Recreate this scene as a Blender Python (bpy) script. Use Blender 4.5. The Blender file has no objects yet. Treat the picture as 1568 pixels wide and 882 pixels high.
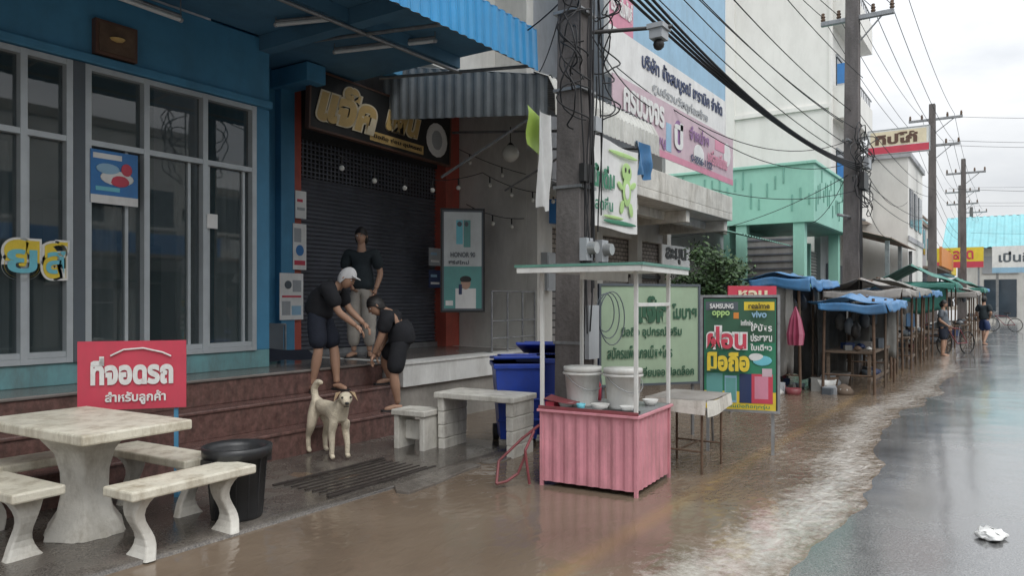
import bpy, math, random
from mathutils import Vector, Matrix, noise
random.seed(3)
S=bpy.context.scene
COL=S.collection
def link(o,parent=None):
    COL.objects.link(o)
    if parent: o.parent=parent
    return o
def grp(name,loc=(0,0,0),rotz=0,parent=None):
    o=bpy.data.objects.new(name,None); o.location=loc; o.rotation_euler=(0,0,rotz); o.empty_display_size=.2
    return link(o,parent)
# ---------------------------------------------------------------- materials
def mat(name,c,rough=.6,var=.2,scale=3,bump=0.,metal=0,dirt=0.,dirtc=(.12,.10,.08),bscale=None,spec=.5,stretch=(1,1,1),alpha=1,trans=0):
    m=bpy.data.materials.new(name); m.use_nodes=True
    N=m.node_tree.nodes; L=m.node_tree.links
    b=N['Principled BSDF']
    tc=N.new('ShaderNodeTexCoord'); mp=N.new('ShaderNodeMapping'); mp.inputs['Scale'].default_value=stretch
    L.new(tc.outputs['Object'],mp.inputs[0])
    n=N.new('ShaderNodeTexNoise'); n.inputs['Scale'].default_value=scale; n.inputs['Detail'].default_value=7; n.inputs['Roughness'].default_value=.65
    L.new(mp.outputs[0],n.inputs['Vector'])
    r=N.new('ShaderNodeValToRGB'); r.color_ramp.elements[0].position=.3; r.color_ramp.elements[1].position=.7
    c0=[max(0,x*(1-var)) for x in c]; c1=[min(1,x*(1+var*.6)) for x in c]
    r.color_ramp.elements[0].color=(*c0,1); r.color_ramp.elements[1].color=(*c1,1)
    L.new(n.outputs[0],r.inputs[0])
    out=r.outputs[0]
    if dirt>0:
        n2=N.new('ShaderNodeTexNoise'); n2.inputs['Scale'].default_value=scale*.6+.7; n2.inputs['Detail'].default_value=9; n2.inputs['Roughness'].default_value=.75
        mp2=N.new('ShaderNodeMapping'); mp2.inputs['Scale'].default_value=(1.6,1.6,.5); mp2.inputs['Location'].default_value=(3,7,1)
        L.new(tc.outputs['Object'],mp2.inputs[0]); L.new(mp2.outputs[0],n2.inputs['Vector'])
        r2=N.new('ShaderNodeValToRGB'); r2.color_ramp.elements[0].position=.46; r2.color_ramp.elements[1].position=.72
        r2.color_ramp.elements[0].color=(0,0,0,1); r2.color_ramp.elements[1].color=(dirt,dirt,dirt,1)
        L.new(n2.outputs[0],r2.inputs[0])
        mx=N.new('ShaderNodeMixRGB'); L.new(r2.outputs[0],mx.inputs[0]); L.new(out,mx.inputs[1]); mx.inputs[2].default_value=(*dirtc,1)
        out=mx.outputs[0]
    L.new(out,b.inputs['Base Color'])
    b.inputs['Roughness'].default_value=rough; b.inputs['Metallic'].default_value=metal
    b.inputs['Specular IOR Level'].default_value=spec
    b.inputs['Alpha'].default_value=alpha
    if trans: b.inputs['Transmission Weight'].default_value=trans
    if bump>0:
        n3=N.new('ShaderNodeTexNoise'); n3.inputs['Scale'].default_value=bscale or scale*8; n3.inputs['Detail'].default_value=5
        L.new(tc.outputs['Object'],n3.inputs['Vector'])
        bp=N.new('ShaderNodeBump'); bp.inputs['Strength'].default_value=bump; bp.inputs['Distance'].default_value=.02
        L.new(n3.outputs[0],bp.inputs['Height']); L.new(bp.outputs[0],b.inputs['Normal'])
    return m
M={}
def mk(k,*a,**kw): M[k]=mat(k,*a,**kw)
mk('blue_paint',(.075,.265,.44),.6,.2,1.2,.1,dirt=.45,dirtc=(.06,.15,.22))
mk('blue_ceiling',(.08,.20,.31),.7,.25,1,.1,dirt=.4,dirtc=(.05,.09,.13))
mk('teal_paint',(.17,.36,.38),.6,.2,2,.1,dirt=.6)
mk('alu',(.50,.54,.56),.35,.12,4,0,metal=.2)
mk('dark',(.025,.027,.03),.6,.3,3)
mk('interior',(.24,.29,.29),.9,.3,1)
mk('curtain',(.42,.45,.45),.9,.3,2,stretch=(6,6,.4))
mk('terrazzo',(.17,.095,.082),.25,.45,14,.08,dirt=.8,dirtc=(.07,.052,.046))
mk('platform_tile',(.20,.18,.165),.2,.3,2,.05,dirt=.5)
mk('white_paint',(.74,.74,.71),.6,.12,1.5,.08,dirt=.5,dirtc=(.27,.25,.22))
mk('white_wall',(.66,.65,.61),.8,.15,.7,.08,dirt=.45,dirtc=(.3,.29,.26))
mk('tower_wall',(.80,.79,.75),.8,.06,.4,.05,dirt=.35,dirtc=(.50,.49,.45))
mk('grey_wall',(.46,.47,.49),.8,.2,.8,.1,dirt=.5,dirtc=(.2,.19,.18))
mk('conc',(.30,.28,.25),.85,.25,2,.3,dirt=.5,dirtc=(.1,.09,.08))
mk('wet_slab',(.17,.15,.13),.2,.35,3,.2,dirt=.6,dirtc=(.07,.06,.05))
mk('conc_pole',(.16,.145,.14),.9,.3,3,.4,dirt=.7,dirtc=(.06,.055,.05),stretch=(1,1,.3))
mk('conc_white',(.66,.64,.58),.7,.18,4,.25,dirt=.8,dirtc=(.26,.23,.18))
mk('table_cream',(.74,.70,.58),.45,.15,5,.15,dirt=.9,dirtc=(.30,.24,.15))
mk('red_paint',(.48,.10,.07),.6,.2,3,.05,dirt=.4)
mk('shutter',(.125,.135,.16),.45,.2,2,0,dirt=.5,dirtc=(.06,.06,.07))
mk('shutter_light',(.30,.29,.28),.5,.2,2,0,dirt=.5)
mk('awn_blue',(.035,.30,.62),.4,.15,2,0,dirt=.4,dirtc=(.12,.33,.5))
mk('awn_grey',(.25,.28,.30),.5,.25,2,0,dirt=.6,dirtc=(.12,.12,.12))
mk('awn_white',(.62,.62,.58),.5,.2,2,0,dirt=.6,dirtc=(.25,.24,.21))
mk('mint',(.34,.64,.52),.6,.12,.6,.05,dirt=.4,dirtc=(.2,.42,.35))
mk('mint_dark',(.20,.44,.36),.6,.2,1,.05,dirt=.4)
mk('pink_metal',(.68,.29,.34),.42,.15,4,.05,dirt=.7,dirtc=(.34,.17,.17))
mk('maroon',(.25,.06,.07),.5,.3,5,dirt=.4)
mk('steel',(.32,.33,.34),.4,.3,8,0,metal=.5,dirt=.4)
mk('rust',(.14,.09,.06),.8,.4,8,.1)
mk('wet_iron',(.05,.042,.038),.5,.4,8,.1)
mk('black_plastic',(.03,.031,.033),.35,.3,5,.05)
mk('blue_plastic',(.015,.055,.36),.4,.2,3,.03,dirt=.4,dirtc=(.03,.04,.12))
mk('white_plastic',(.70,.70,.67),.4,.1,6,0,dirt=.4,dirtc=(.38,.35,.28))
mk('green_trim',(.13,.30,.24),.5,.2,5)
mk('tarp_blue',(.07,.22,.44),.45,.25,3,.15,dirt=.5,dirtc=(.12,.18,.26))
mk('tarp_grey',(.27,.27,.255),.7,.25,2,.2,dirt=.6)
mk('tarp_green',(.05,.20,.16),.6,.25,2,.2)
mk('tarp_tan',(.30,.28,.26),.7,.25,2,.2,dirt=.6)
mk('netting',(.07,.075,.075),.9,.4,8,.3,dirt=.4)
mk('skin',(.42,.25,.17),.55,.08,8)
mk('hair',(.014,.012,.011),.5,.3,20)
mk('shirt_dark',(.022,.032,.038),.85,.3,6,.2)
mk('shirt_black',(.013,.014,.018),.85,.3,6,.2)
mk('shorts_navy',(.015,.02,.035),.85,.3,6,.2)
mk('pants_beige',(.40,.37,.33),.85,.2,6,.2)
mk('cap_white',(.6,.6,.6),.8,.1,6)
mk('lip',(.25,.08,.07),.5,.1,8)
mk('dog_fur',(.68,.60,.46),.9,.2,9,.6,bscale=70,dirt=.35,dirtc=(.42,.32,.21))
mk('dog_ear',(.42,.30,.18),.9,.2,9,.4)
mk('wire',(.018,.018,.02),.6,.2,3)
mk('glassy',(.35,.36,.36),.15,.2,5,metal=.3)
mk('bulb',(.65,.65,.6),.2,.1,5)
mk('lamp_tube',(.70,.72,.72),.3,.05,5)
mk('roof_teal',(.20,.48,.52),.5,.15,1,dirt=.3,dirtc=(.2,.3,.3))
mk('roof_rust',(.28,.21,.17),.7,.3,1,.1,dirt=.5)
mk('leaf_dark',(.035,.075,.025),.6,.4,4); mk('leaf_light',(.08,.15,.05),.6,.4,4)
mk('bark',(.12,.09,.06),.9,.3,10,.3)
mk('wood',(.15,.11,.08),.8,.3,6,.2,stretch=(1,1,4))
mk('tire',(.02,.02,.02),.8,.2,5)
for k,c in dict(s_red=(.60,.06,.10),s_white=(.78,.78,.76),s_yellow=(.80,.60,.05),s_gold=(.66,.46,.18),s_cream=(.80,.70,.50),s_black=(.02,.02,.02),s_green=(.03,.22,.12),
    s_palegreen=(.36,.47,.33),s_dgreen=(.04,.12,.07),s_blue=(.04,.20,.50),s_lblue=(.30,.50,.66),s_pink=(.66,.26,.36),s_lpink=(.60,.45,.50),s_orange=(.70,.25,.05),
    s_teal=(.13,.36,.34),s_navy=(.02,.04,.12),s_purple=(.28,.14,.32),s_lime=(.50,.70,.14),s_grey=(.38,.40,.42),s_cyan=(.17,.55,.65),s_brown=(.12,.06,.04),s_skin=(.5,.32,.24),
    s_dpink=(.34,.06,.12),s_slate=(.10,.12,.14),s_plime=(.45,.68,.25),s_pale=(.60,.64,.64)).items():
    mk(k,c,.5,.1,3,dirt=.2)
def glassmat(name,c,alpha,rough=.05):
    m=mat(name,c,rough,.2,1); m.node_tree.nodes['Principled BSDF'].inputs['Alpha'].default_value=alpha; return m
M['window_glass']=glassmat('window_glass',(.06,.085,.09),.45,.02)
M['window_glass'].node_tree.nodes['Principled BSDF'].inputs['Specular IOR Level'].default_value=1.0
M['window_glass'].node_tree.nodes['Principled BSDF'].inputs['Coat Weight'].default_value=1.0
M['window_glass'].node_tree.nodes['Principled BSDF'].inputs['Coat Roughness'].default_value=.02
M['dark_glass']=mat('dark_glass',(.05,.07,.09),.08,.3,.5)
def brickmat(name,c1,c2,mo,sc):
    m=bpy.data.materials.new(name); m.use_nodes=True; N=m.node_tree.nodes; L=m.node_tree.links; b=N['Principled BSDF']
    tc=N.new('ShaderNodeTexCoord'); mp=N.new('ShaderNodeMapping'); mp.inputs['Rotation'].default_value=(math.radians(90),0,0)
    L.new(tc.outputs['Object'],mp.inputs[0])
    br=N.new('ShaderNodeTexBrick'); br.inputs['Color1'].default_value=(*c1,1); br.inputs['Color2'].default_value=(*c2,1); br.inputs['Mortar'].default_value=(*mo,1)
    br.inputs['Scale'].default_value=sc; br.inputs['Mortar Size'].default_value=.03
    L.new(mp.outputs[0],br.inputs['Vector']); L.new(br.outputs[0],b.inputs['Base Color']); b.inputs['Roughness'].default_value=.8
    return m
M['brick']=brickmat('brick',(.40,.36,.32),(.28,.25,.22),(.06,.05,.05),3.2)
# ---------------------------------------------------------------- mesh builder
class B:
    def __init__(s): s.v=[];s.f=[];s.mi=[];s.ms=[];s.sm=[]
    def m(s,k):
        mm=M[k] if isinstance(k,str) else k
        if mm not in s.ms: s.ms.append(mm)
        return s.ms.index(mm)
    def add(s,vs,fs,k,smooth=False):
        o=len(s.v); s.v+= [tuple(x) for x in vs]; i=s.m(k)
        for f in fs: s.f.append(tuple(o+j for j in f)); s.mi.append(i); s.sm.append(smooth)
    def box(s,x0,y0,z0,x1,y1,z1,k,T=None):
        if x0>x1:x0,x1=x1,x0
        if y0>y1:y0,y1=y1,y0
        if z0>z1:z0,z1=z1,z0
        vs=[Vector(p) for p in [(x0,y0,z0),(x1,y0,z0),(x1,y1,z0),(x0,y1,z0),(x0,y0,z1),(x1,y0,z1),(x1,y1,z1),(x0,y1,z1)]]
        if T: vs=[T@p for p in vs]
        s.add(vs,[(0,3,2,1),(4,5,6,7),(0,1,5,4),(1,2,6,5),(2,3,7,6),(3,0,4,7)],k)
        return s
    def hexa(s,vs,k): s.add(vs,[(0,3,2,1),(4,5,6,7),(0,1,5,4),(1,2,6,5),(2,3,7,6),(3,0,4,7)],k)
    def cyl(s,p0,p1,r0,r1=None,k='steel',n=12,smooth=True):
        r1=r0 if r1 is None else r1
        p0=Vector(p0);p1=Vector(p1);d=(p1-p0).normalized()
        a=d.orthogonal().normalized(); b=d.cross(a)
        vs=[];
        for p,r in((p0,r0),(p1,r1)):
            for i in range(n):
                t=2*math.pi*i/n; vs.append(p+a*r*math.cos(t)+b*r*math.sin(t))
        s.add(vs,[(i,(i+1)%n,n+(i+1)%n,n+i) for i in range(n)],k,smooth)
        s.add(vs[:n],[tuple(reversed(range(n)))],k); s.add(vs[n:],[tuple(range(n))],k)
        return s
    def rod(s,pts,r,k,n=6):
        for a,b in zip(pts,pts[1:]): s.cyl(a,b,r,r,k,n)
    def rev(s,prof,c,k,n=20,sx=1,sy=1,lump=0):
        vs=[]
        for r,z in prof:
            for i in range(n):
                t=2*math.pi*i/n; rr=r*(1+lump*noise.noise((math.cos(t)*2,math.sin(t)*2,z*9)))
                vs.append((c[0]+rr*sx*math.cos(t),c[1]+rr*sy*math.sin(t),c[2]+z))
        fs=[(j*n+i,j*n+(i+1)%n,(j+1)*n+(i+1)%n,(j+1)*n+i) for j in range(len(prof)-1) for i in range(n)]
        s.add(vs,fs,k,True)
    def ball(s,c,r,k,n=12,sc=(1,1,1),T=None):
        vs=[];fs=[];h=n//2
        for j in range(h+1):
            ph=math.pi*j/h
            for i in range(n):
                t=2*math.pi*i/n; p=Vector((r*sc[0]*math.sin(ph)*math.cos(t),r*sc[1]*math.sin(ph)*math.sin(t),r*sc[2]*math.cos(ph)))
                if T: p=T@p
                vs.append(Vector(c)+p)
        fs=[(j*n+i,(j+1)*n+i,(j+1)*n+(i+1)%n,j*n+(i+1)%n) for j in range(h) for i in range(n)]
        s.add(vs,fs,k,True)
    def quad(s,a,b,c,d,k): s.add([a,b,c,d],[(0,1,2,3)],k)
    def grid(s,fn,nu,nv,k,smooth=True):
        vs=[fn(i/nu,j/nv) for j in range(nv+1) for i in range(nu+1)]
        fs=[(j*(nu+1)+i,j*(nu+1)+i+1,(j+1)*(nu+1)+i+1,(j+1)*(nu+1)+i) for j in range(nv) for i in range(nu)]
        s.add(vs,fs,k,smooth)
    def corr(s,P00,P10,P01,P11,k,ribs,amp,rows=1,bulge=0):
        P=[Vector(x) for x in (P00,P10,P01,P11)]
        nrm=(P[1]-P[0]).cross(P[2]-P[0]).normalized()
        def fn(u,v):
            p=(P[0]*(1-u)+P[1]*u)*(1-v)+(P[2]*(1-u)+P[3]*u)*v
            w=math.sin(u*ribs*2*math.pi); w=max(-.6,min(.6,w))
            return p+nrm*(amp*w+bulge*math.sin(v*math.pi))
        s.grid(fn,ribs*8,rows,k,False)
    def cloth(s,c,k,nu=14,nv=10,sag=.1,nz=.05,seed=0):
        c=[Vector(x) for x in c]
        def fn(u,v):
            p=(c[0]*(1-u)+c[1]*u)*(1-v)+(c[3]*(1-u)+c[2]*u)*v
            p=p+Vector((0,0,-sag*16*u*(1-u)*v*(1-v)))
            q=p*2.2+Vector((seed,seed*2,0))
            return p+Vector((noise.noise(q),noise.noise(q+Vector((9,0,0))),noise.noise(q+Vector((0,9,0)))))*nz
        s.grid(fn,nu,nv,k)
    def make(s,name,parent=None,loc=(0,0,0),rotz=0,bevel=0,solid=0):
        me=bpy.data.meshes.new(name); me.from_pydata(s.v,[],s.f)
        for m in s.ms: me.materials.append(m)
        for p,i,sm in zip(me.polygons,s.mi,s.sm): p.material_index=i; p.use_smooth=sm
        me.update()
        o=bpy.data.objects.new(name,me); o.location=loc; o.rotation_euler=(0,0,rotz); link(o,parent)
        if bevel:
            b=o.modifiers.new('bev','BEVEL'); b.width=bevel; b.segments=2; b.limit_method='ANGLE'; b.angle_limit=math.radians(50)
        if solid:
            b=o.modifiers.new('sol','SOLIDIFY'); b.thickness=solid
        return o
def text(s,parent,x0,z0,w,h,k,y=-.008,bold=.0,shear=0,name='lettering',T=None):
    cu=bpy.data.curves.new(name,'FONT'); cu.body=s; cu.size=1; cu.extrude=.004; cu.offset=bold; cu.shear=shear; cu.fill_mode='BOTH'
    o=bpy.data.objects.new(name,cu); cu.materials.append(M[k]); link(o,parent)
    bpy.context.view_layer.update()
    bb=[Vector(c) for c in o.bound_box]; mnx=min(b.x for b in bb);mxx=max(b.x for b in bb);mny=min(b.y for b in bb);mxy=max(b.y for b in bb)
    dx=max(mxx-mnx,.01);dy=max(mxy-mny,.01)
    sx=w/dx; sy=h/dy
    o.rotation_euler=(math.radians(90),0,0); o.scale=(sx,sy,1 if h>.3 else .5)
    o.location=(x0-mnx*sx,y,z0-mny*sy)
    return o
def board(name,p0,p1,z0,z1,th,back,items=(),parent=None,extra=None,frame=None,tilt=0):
    """flat sign between two plan points (left,right as seen from the street)"""
    dx=p1[0]-p0[0];dy=p1[1]-p0[1];w=math.hypot(dx,dy);ang=math.atan2(dy,dx);h=z1-z0
    b=B(); b.box(0,0,z0,w,th,z1,back)
    n=0
    for it in items:
        if it[0]=='r':
            _,x,z,ww,hh,k=it; n+=1; b.box(x*w,-.002-.0006*n,z0+z*h,(x+ww)*w,.001,z0+(z+hh)*h,k)
        elif it[0]=='e':
            _,x,z,ww,hh,k=it; n+=1; b.ball((x*w,-.002-.0006*n,z0+z*h),1,k,16,(ww*w,.002,hh*h))
    if frame:
        f=.025
        for q in((-f,z0-f,0,z1+f),(w,z0-f,w+f,z1+f)): b.box(q[0],-.012,q[1],q[2],th+.01,q[3],frame)
        for q in((0,z0-f,w,z0),(0,z1,w,z1+f)): b.box(q[0],-.012,q[1],q[2],th+.01,q[3],frame)
    if extra: extra(b,w)
    o=b.make(name,parent,(p0[0],p0[1],0),ang)
    if tilt: o.rotation_euler[0]=tilt
    tn=0
    for it in items:
        if it[0]=='t':
            tn+=1
            _,s_,x,z,ww,hh,k=it[:7]; bold=it[7] if len(it)>7 else .0; sh=it[8] if len(it)>8 else 0
            text(s_,o,x*w,z0+z*h,ww*w,hh*h,k,y=-.009-.001*n-.0012*tn,bold=bold,shear=sh)
    return o
def wires(name,lines,r,k='wire',parent=None):
    cu=bpy.data.curves.new(name,'CURVE'); cu.dimensions='3D'; cu.bevel_depth=r; cu.bevel_resolution=1
    for pl in lines:
        sp=cu.splines.new('POLY'); sp.points.add(len(pl)-1)
        for p,q in zip(sp.points,pl): p.co=(*q,1)
    cu.materials.append(M[k]); o=bpy.data.objects.new(name,cu); return link(o,parent)
def cat(a,b,sag,n=18):
    a=Vector(a);b=Vector(b)
    return [tuple(a.lerp(b,i/n)-Vector((0,0,sag*4*(i/n)*(1-i/n)))) for i in range(n+1)]
# ---------------------------------------------------------------- ground, road, water
def hroad(x,y):
    n=noise.noise((x*.22,y*.5,0))*.010+noise.noise((x*1.0,y*1.6,3))*.004+noise.noise((x*3,y*4,5))*.0016
    yy=y-.12
    z=min(.045,.03*(1-yy)) if yy<1 else -.022*(yy-1)
    return z+n+.002
def hpave(x,y):
    k=max(0,min(1,(7.6-x)/1.2))
    return -.05+k*(.064+.022*noise.noise((x*.6,y*.7,8))+.007*noise.noise((x*3,y*3,2)))
def span(a,b,st):
    n=max(1,int(round((b-a)/st))); return [a+(b-a)*i/n for i in range(n)]
xs=span(-12,1,.5)+span(1,16,.09)+span(16,40,.5)+span(40,140,4)+[140]
def sheet(name,xs,ys,fn,m,attr=None):
    vs=[(x,y,fn(x,y)) for y in ys for x in xs]; nx=len(xs)
    fs=[(j*nx+i,j*nx+i+1,(j+1)*nx+i+1,(j+1)*nx+i) for j in range(len(ys)-1) for i in range(nx-1)]
    me=bpy.data.meshes.new(name); me.from_pydata(vs,[],fs); me.materials.append(m)
    for p in me.polygons: p.use_smooth=True
    if attr:
        a=me.attributes.new(attr[0],'FLOAT','POINT')
        for i,v in enumerate(vs): a.data[i].value=attr[1](v[0],v[1])
    return link(bpy.data.objects.new(name,me))
def wetmat(name,c0,c1,r0,r1,sc,bump,bs,dist=.01,spec=.5,coat=0):
    m=bpy.data.materials.new(name); m.use_nodes=True; N=m.node_tree.nodes; L=m.node_tree.links; b=N['Principled BSDF']
    tc=N.new('ShaderNodeTexCoord')
    n=N.new('ShaderNodeTexNoise'); n.inputs['Scale'].default_value=sc; n.inputs['Detail'].default_value=8; n.inputs['Roughness'].default_value=.7; L.new(tc.outputs['Object'],n.inputs['Vector'])
    r=N.new('ShaderNodeValToRGB'); r.color_ramp.elements[0].position=.35; r.color_ramp.elements[1].position=.65
    r.color_ramp.elements[0].color=(*c0,1); r.color_ramp.elements[1].color=(*c1,1); L.new(n.outputs[0],r.inputs[0])
    ns=N.new('ShaderNodeTexNoise'); ns.inputs['Scale'].default_value=90; ns.inputs['Detail'].default_value=2; L.new(tc.outputs['Object'],ns.inputs['Vector'])
    rs=N.new('ShaderNodeValToRGB'); rs.color_ramp.elements[0].position=.35; rs.color_ramp.elements[1].position=.7; rs.color_ramp.elements[0].color=(.6,.6,.6,1); rs.color_ramp.elements[1].color=(1.7,1.7,1.65,1); L.new(ns.outputs[0],rs.inputs[0])
    ml=N.new('ShaderNodeMixRGB'); ml.blend_type='MULTIPLY'; ml.inputs[0].default_value=1; L.new(r.outputs[0],ml.inputs[1]); L.new(rs.outputs[0],ml.inputs[2]); L.new(ml.outputs[0],b.inputs['Base Color'])
    mr=N.new('ShaderNodeMapRange'); mr.inputs[1].default_value=.38; mr.inputs[2].default_value=.62; mr.inputs[3].default_value=r0; mr.inputs[4].default_value=r1
    L.new(n.outputs[0],mr.inputs[0]); L.new(mr.outputs[0],b.inputs['Roughness'])
    n3=N.new('ShaderNodeTexNoise'); n3.inputs['Scale'].default_value=bs; n3.inputs['Detail'].default_value=3; L.new(tc.outputs['Object'],n3.inputs['Vector'])
    bp=N.new('ShaderNodeBump'); bp.inputs['Strength'].default_value=bump; bp.inputs['Distance'].default_value=dist; L.new(n3.outputs[0],bp.inputs['Height']); L.new(bp.outputs[0],b.inputs['Normal'])
    b.inputs['Specular IOR Level'].default_value=spec
    if coat:
        b.inputs['Coat Weight'].default_value=coat; b.inputs['Coat Roughness'].default_value=.12; b.inputs['Coat IOR'].default_value=1.4
    return m
m_road=wetmat('wet_asphalt',(.10,.10,.103),(.155,.155,.155),.12,.30,.9,.35,40,.004,.7,.7)
m_pave=wetmat('wet_concrete',(.055,.048,.043),(.14,.125,.11),.05,.38,1.1,.3,30,.004)
m_ground=mat('ground_dirt',(.16,.14,.11),.9,.3,.3,.2)
def watermat():
    m=bpy.data.materials.new('flood_water'); m.use_nodes=True; N=m.node_tree.nodes; L=m.node_tree.links; b=N['Principled BSDF']
    tc=N.new('ShaderNodeTexCoord')
    n=N.new('ShaderNodeTexNoise'); n.inputs['Scale'].default_value=.7; n.inputs['Detail'].default_value=6; n.inputs['Distortion'].default_value=.6; L.new(tc.outputs['Object'],n.inputs['Vector'])
    r=N.new('ShaderNodeValToRGB'); r.color_ramp.elements[0].position=.3; r.color_ramp.elements[1].position=.7
    r.color_ramp.elements[0].color=(.135,.10,.072,1); r.color_ramp.elements[1].color=(.215,.165,.12,1); L.new(n.outputs[0],r.inputs[0])
    sx=N.new('ShaderNodeSeparateXYZ'); L.new(tc.outputs['Object'],sx.inputs[0])
    a1=N.new('ShaderNodeMath'); a1.operation='SUBTRACT'; a1.inputs[1].default_value=2.15; L.new(sx.outputs['Y'],a1.inputs[0])
    a2=N.new('ShaderNodeMath'); a2.operation='ABSOLUTE'; L.new(a1.outputs[0],a2.inputs[0])
    a3=N.new('ShaderNodeMapRange'); a3.inputs[1].default_value=.02; a3.inputs[2].default_value=.12; a3.inputs[3].default_value=.4; a3.inputs[4].default_value=0; L.new(a2.outputs[0],a3.inputs[0])
    a4=N.new('ShaderNodeMath'); a4.operation='MULTIPLY'; L.new(a3.outputs[0],a4.inputs[0]); L.new(n.outputs[0],a4.inputs[1])
    mxl=N.new('ShaderNodeMixRGB'); L.new(a4.outputs[0],mxl.inputs[0]); L.new(r.outputs[0],mxl.inputs[1]); mxl.inputs[2].default_value=(.42,.26,.08,1)
    at=N.new('ShaderNodeAttribute'); at.attribute_name='foam'
    nf=N.new('ShaderNodeTexNoise'); nf.inputs['Scale'].default_value=9; nf.inputs['Detail'].default_value=10; nf.inputs['Roughness'].default_value=.85; L.new(tc.outputs['Object'],nf.inputs['Vector'])
    ad=N.new('ShaderNodeMath'); ad.operation='MULTIPLY_ADD'; ad.inputs[1].default_value=.44; L.new(at.outputs['Fac'],ad.inputs[0]); L.new(nf.outputs[0],ad.inputs[2])
    rf=N.new('ShaderNodeValToRGB'); rf.color_ramp.elements[0].position=.70; rf.color_ramp.elements[1].position=.98; rf.color_ramp.elements[0].color=(0,0,0,1); rf.color_ramp.elements[1].color=(.85,.85,.85,1); L.new(ad.outputs[0],rf.inputs[0])
    mx=N.new('ShaderNodeMixRGB'); L.new(rf.outputs[0],mx.inputs[0]); L.new(mxl.outputs[0],mx.inputs[1]); mx.inputs[2].default_value=(.58,.55,.50,1)
    L.new(mx.outputs[0],b.inputs['Base Color']); b.inputs['Roughness'].default_value=.035; b.inputs['IOR'].default_value=1.36
    mp=N.new('ShaderNodeMapping'); mp.inputs['Scale'].default_value=(1,1.9,1); mp.inputs['Rotation'].default_value=(0,0,.6); L.new(tc.outputs['Object'],mp.inputs[0])
    w1=N.new('ShaderNodeTexNoise'); w1.inputs['Scale'].default_value=5.5; w1.inputs['Detail'].default_value=2.5; w1.inputs['Distortion'].default_value=1.0; L.new(mp.outputs[0],w1.inputs['Vector'])
    w2=N.new('ShaderNodeTexNoise'); w2.inputs['Scale'].default_value=1.8; w2.inputs['Detail'].default_value=2; w2.inputs['Distortion'].default_value=.6; L.new(tc.outputs['Object'],w2.inputs['Vector'])
    at2=N.new('ShaderNodeAttribute'); at2.attribute_name='rip'
    s1=N.new('ShaderNodeMath'); s1.operation='MULTIPLY'; L.new(w1.outputs[0],s1.inputs[0]); L.new(at2.outputs['Fac'],s1.inputs[1])
    s3=N.new('ShaderNodeMath'); s3.operation='MULTIPLY_ADD'; s3.inputs[1].default_value=.55; L.new(w2.outputs[0],s3.inputs[0]); L.new(s1.outputs[0],s3.inputs[2])
    bp=N.new('ShaderNodeBump'); bp.inputs['Strength'].default_value=.8; bp.inputs['Distance'].default_value=.022; L.new(s3.outputs[0],bp.inputs['Height']); L.new(bp.outputs[0],b.inputs['Normal'])
    return m
gb=B(); gb.quad((-300,-300,-.22),(300,-300,-.22),(300,300,-.22),(-300,300,-.22),m_ground); gb.make('ground')
sheet('road',xs,[-40,-20,-9]+span(-8,0,.5)+span(0,5,.12)+[5],hroad,m_road)
ysp=[4.25]+span(4.26,8,.15)+[8,12]
sheet('pavement',xs,ysp,lambda x,y:(hpave(x,y) if y>4.255 else -.15),m_pave)
wa=sheet('flood_water',xs,span(-1.5,4.4,.1)+span(4.4,9,.6)+[9],lambda x,y:0.0,watermat(),('foam',lambda x,y:max(0,1-abs(hroad(x,y)+.006)/.012) if y<3 else 0))
a=wa.data.attributes.new('rip','FLOAT','POINT')
for i,v in enumerate(wa.data.vertices): a.data[i].value=.22+.95*max(0,min(1,(v.co.x-4.2-.4*v.co.y)/3))*(1 if v.co.y<4.2 else .3)
# ---------------------------------------------------------------- blue shop building
g=grp('blue_shop_building')
b=B()
b.box(-5,7.0,.8,5.49,7.2,1.0,'teal_paint')
b.box(-5,7.0,3.69,5.49,7.2,4.48,'blue_paint')
b.box(5.31,7.0,1.0,5.49,7.2,3.69,'blue_paint')
b.box(5.32,7.2,.8,5.49,7.9,4.48,'blue_paint')
b.box(5.49,7.9,.8,6.62,8.1,5.2,'blue_paint')
b.box(5.49,7.84,.8,6.27,7.898,1.05,'teal_paint')
b.box(6.28,7.78,.8,6.50,7.897,4.48,'blue_paint')
b.box(6.2,7.2,4.25,6.5,7.897,4.478,'blue_paint')
b.box(-5,6.94,3.70,5.49,6.998,3.78,'blue_paint')
b.box(-5,4.55,9.0,7.7,10,9.2,'white_wall')
b.box(-5,7.0,4.62,7.7,7.2,9.0,'blue_paint')
b.box(-5,10,0,7.7,10.2,9,'grey_wall'); b.box(-5.2,7,0,-5,10.2,9,'grey_wall')
b.make('walls',g,bevel=.008)
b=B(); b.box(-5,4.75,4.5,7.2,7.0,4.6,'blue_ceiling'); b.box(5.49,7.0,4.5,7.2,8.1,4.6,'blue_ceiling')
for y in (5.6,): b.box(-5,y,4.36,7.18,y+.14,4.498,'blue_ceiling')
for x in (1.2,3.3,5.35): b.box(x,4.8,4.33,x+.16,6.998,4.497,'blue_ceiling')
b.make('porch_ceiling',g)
b=B(); b.box(-5,9.0,.8,5.3,9.1,4.48,'interior'); b.box(-5,7.2,.78,5.3,9,.8,'interior'); b.box(-5,7.2,4.4,5.3,9,4.44,'interior')
b.box(3.7,8.3,.8,4.3,8.9,2.6,'s_grey'); b.box(1.8,8.2,.8,2.8,8.8,1.7,'wood'); b.box(4.6,8.5,.8,5.1,8.95,2.2,'s_slate')
b.make('interior',g)
b=B()
def cur(x0,x1,z0,z1,k='curtain',y=7.16): b.grid(lambda u,v:Vector((x0+(x1-x0)*u,y+.03*math.sin(u*(x1-x0)*42)+.01*math.sin(v*5+u*9),z0+(z1-z0)*v)),int(24*max(1,(x1-x0)*2.5)),4,k)
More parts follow.
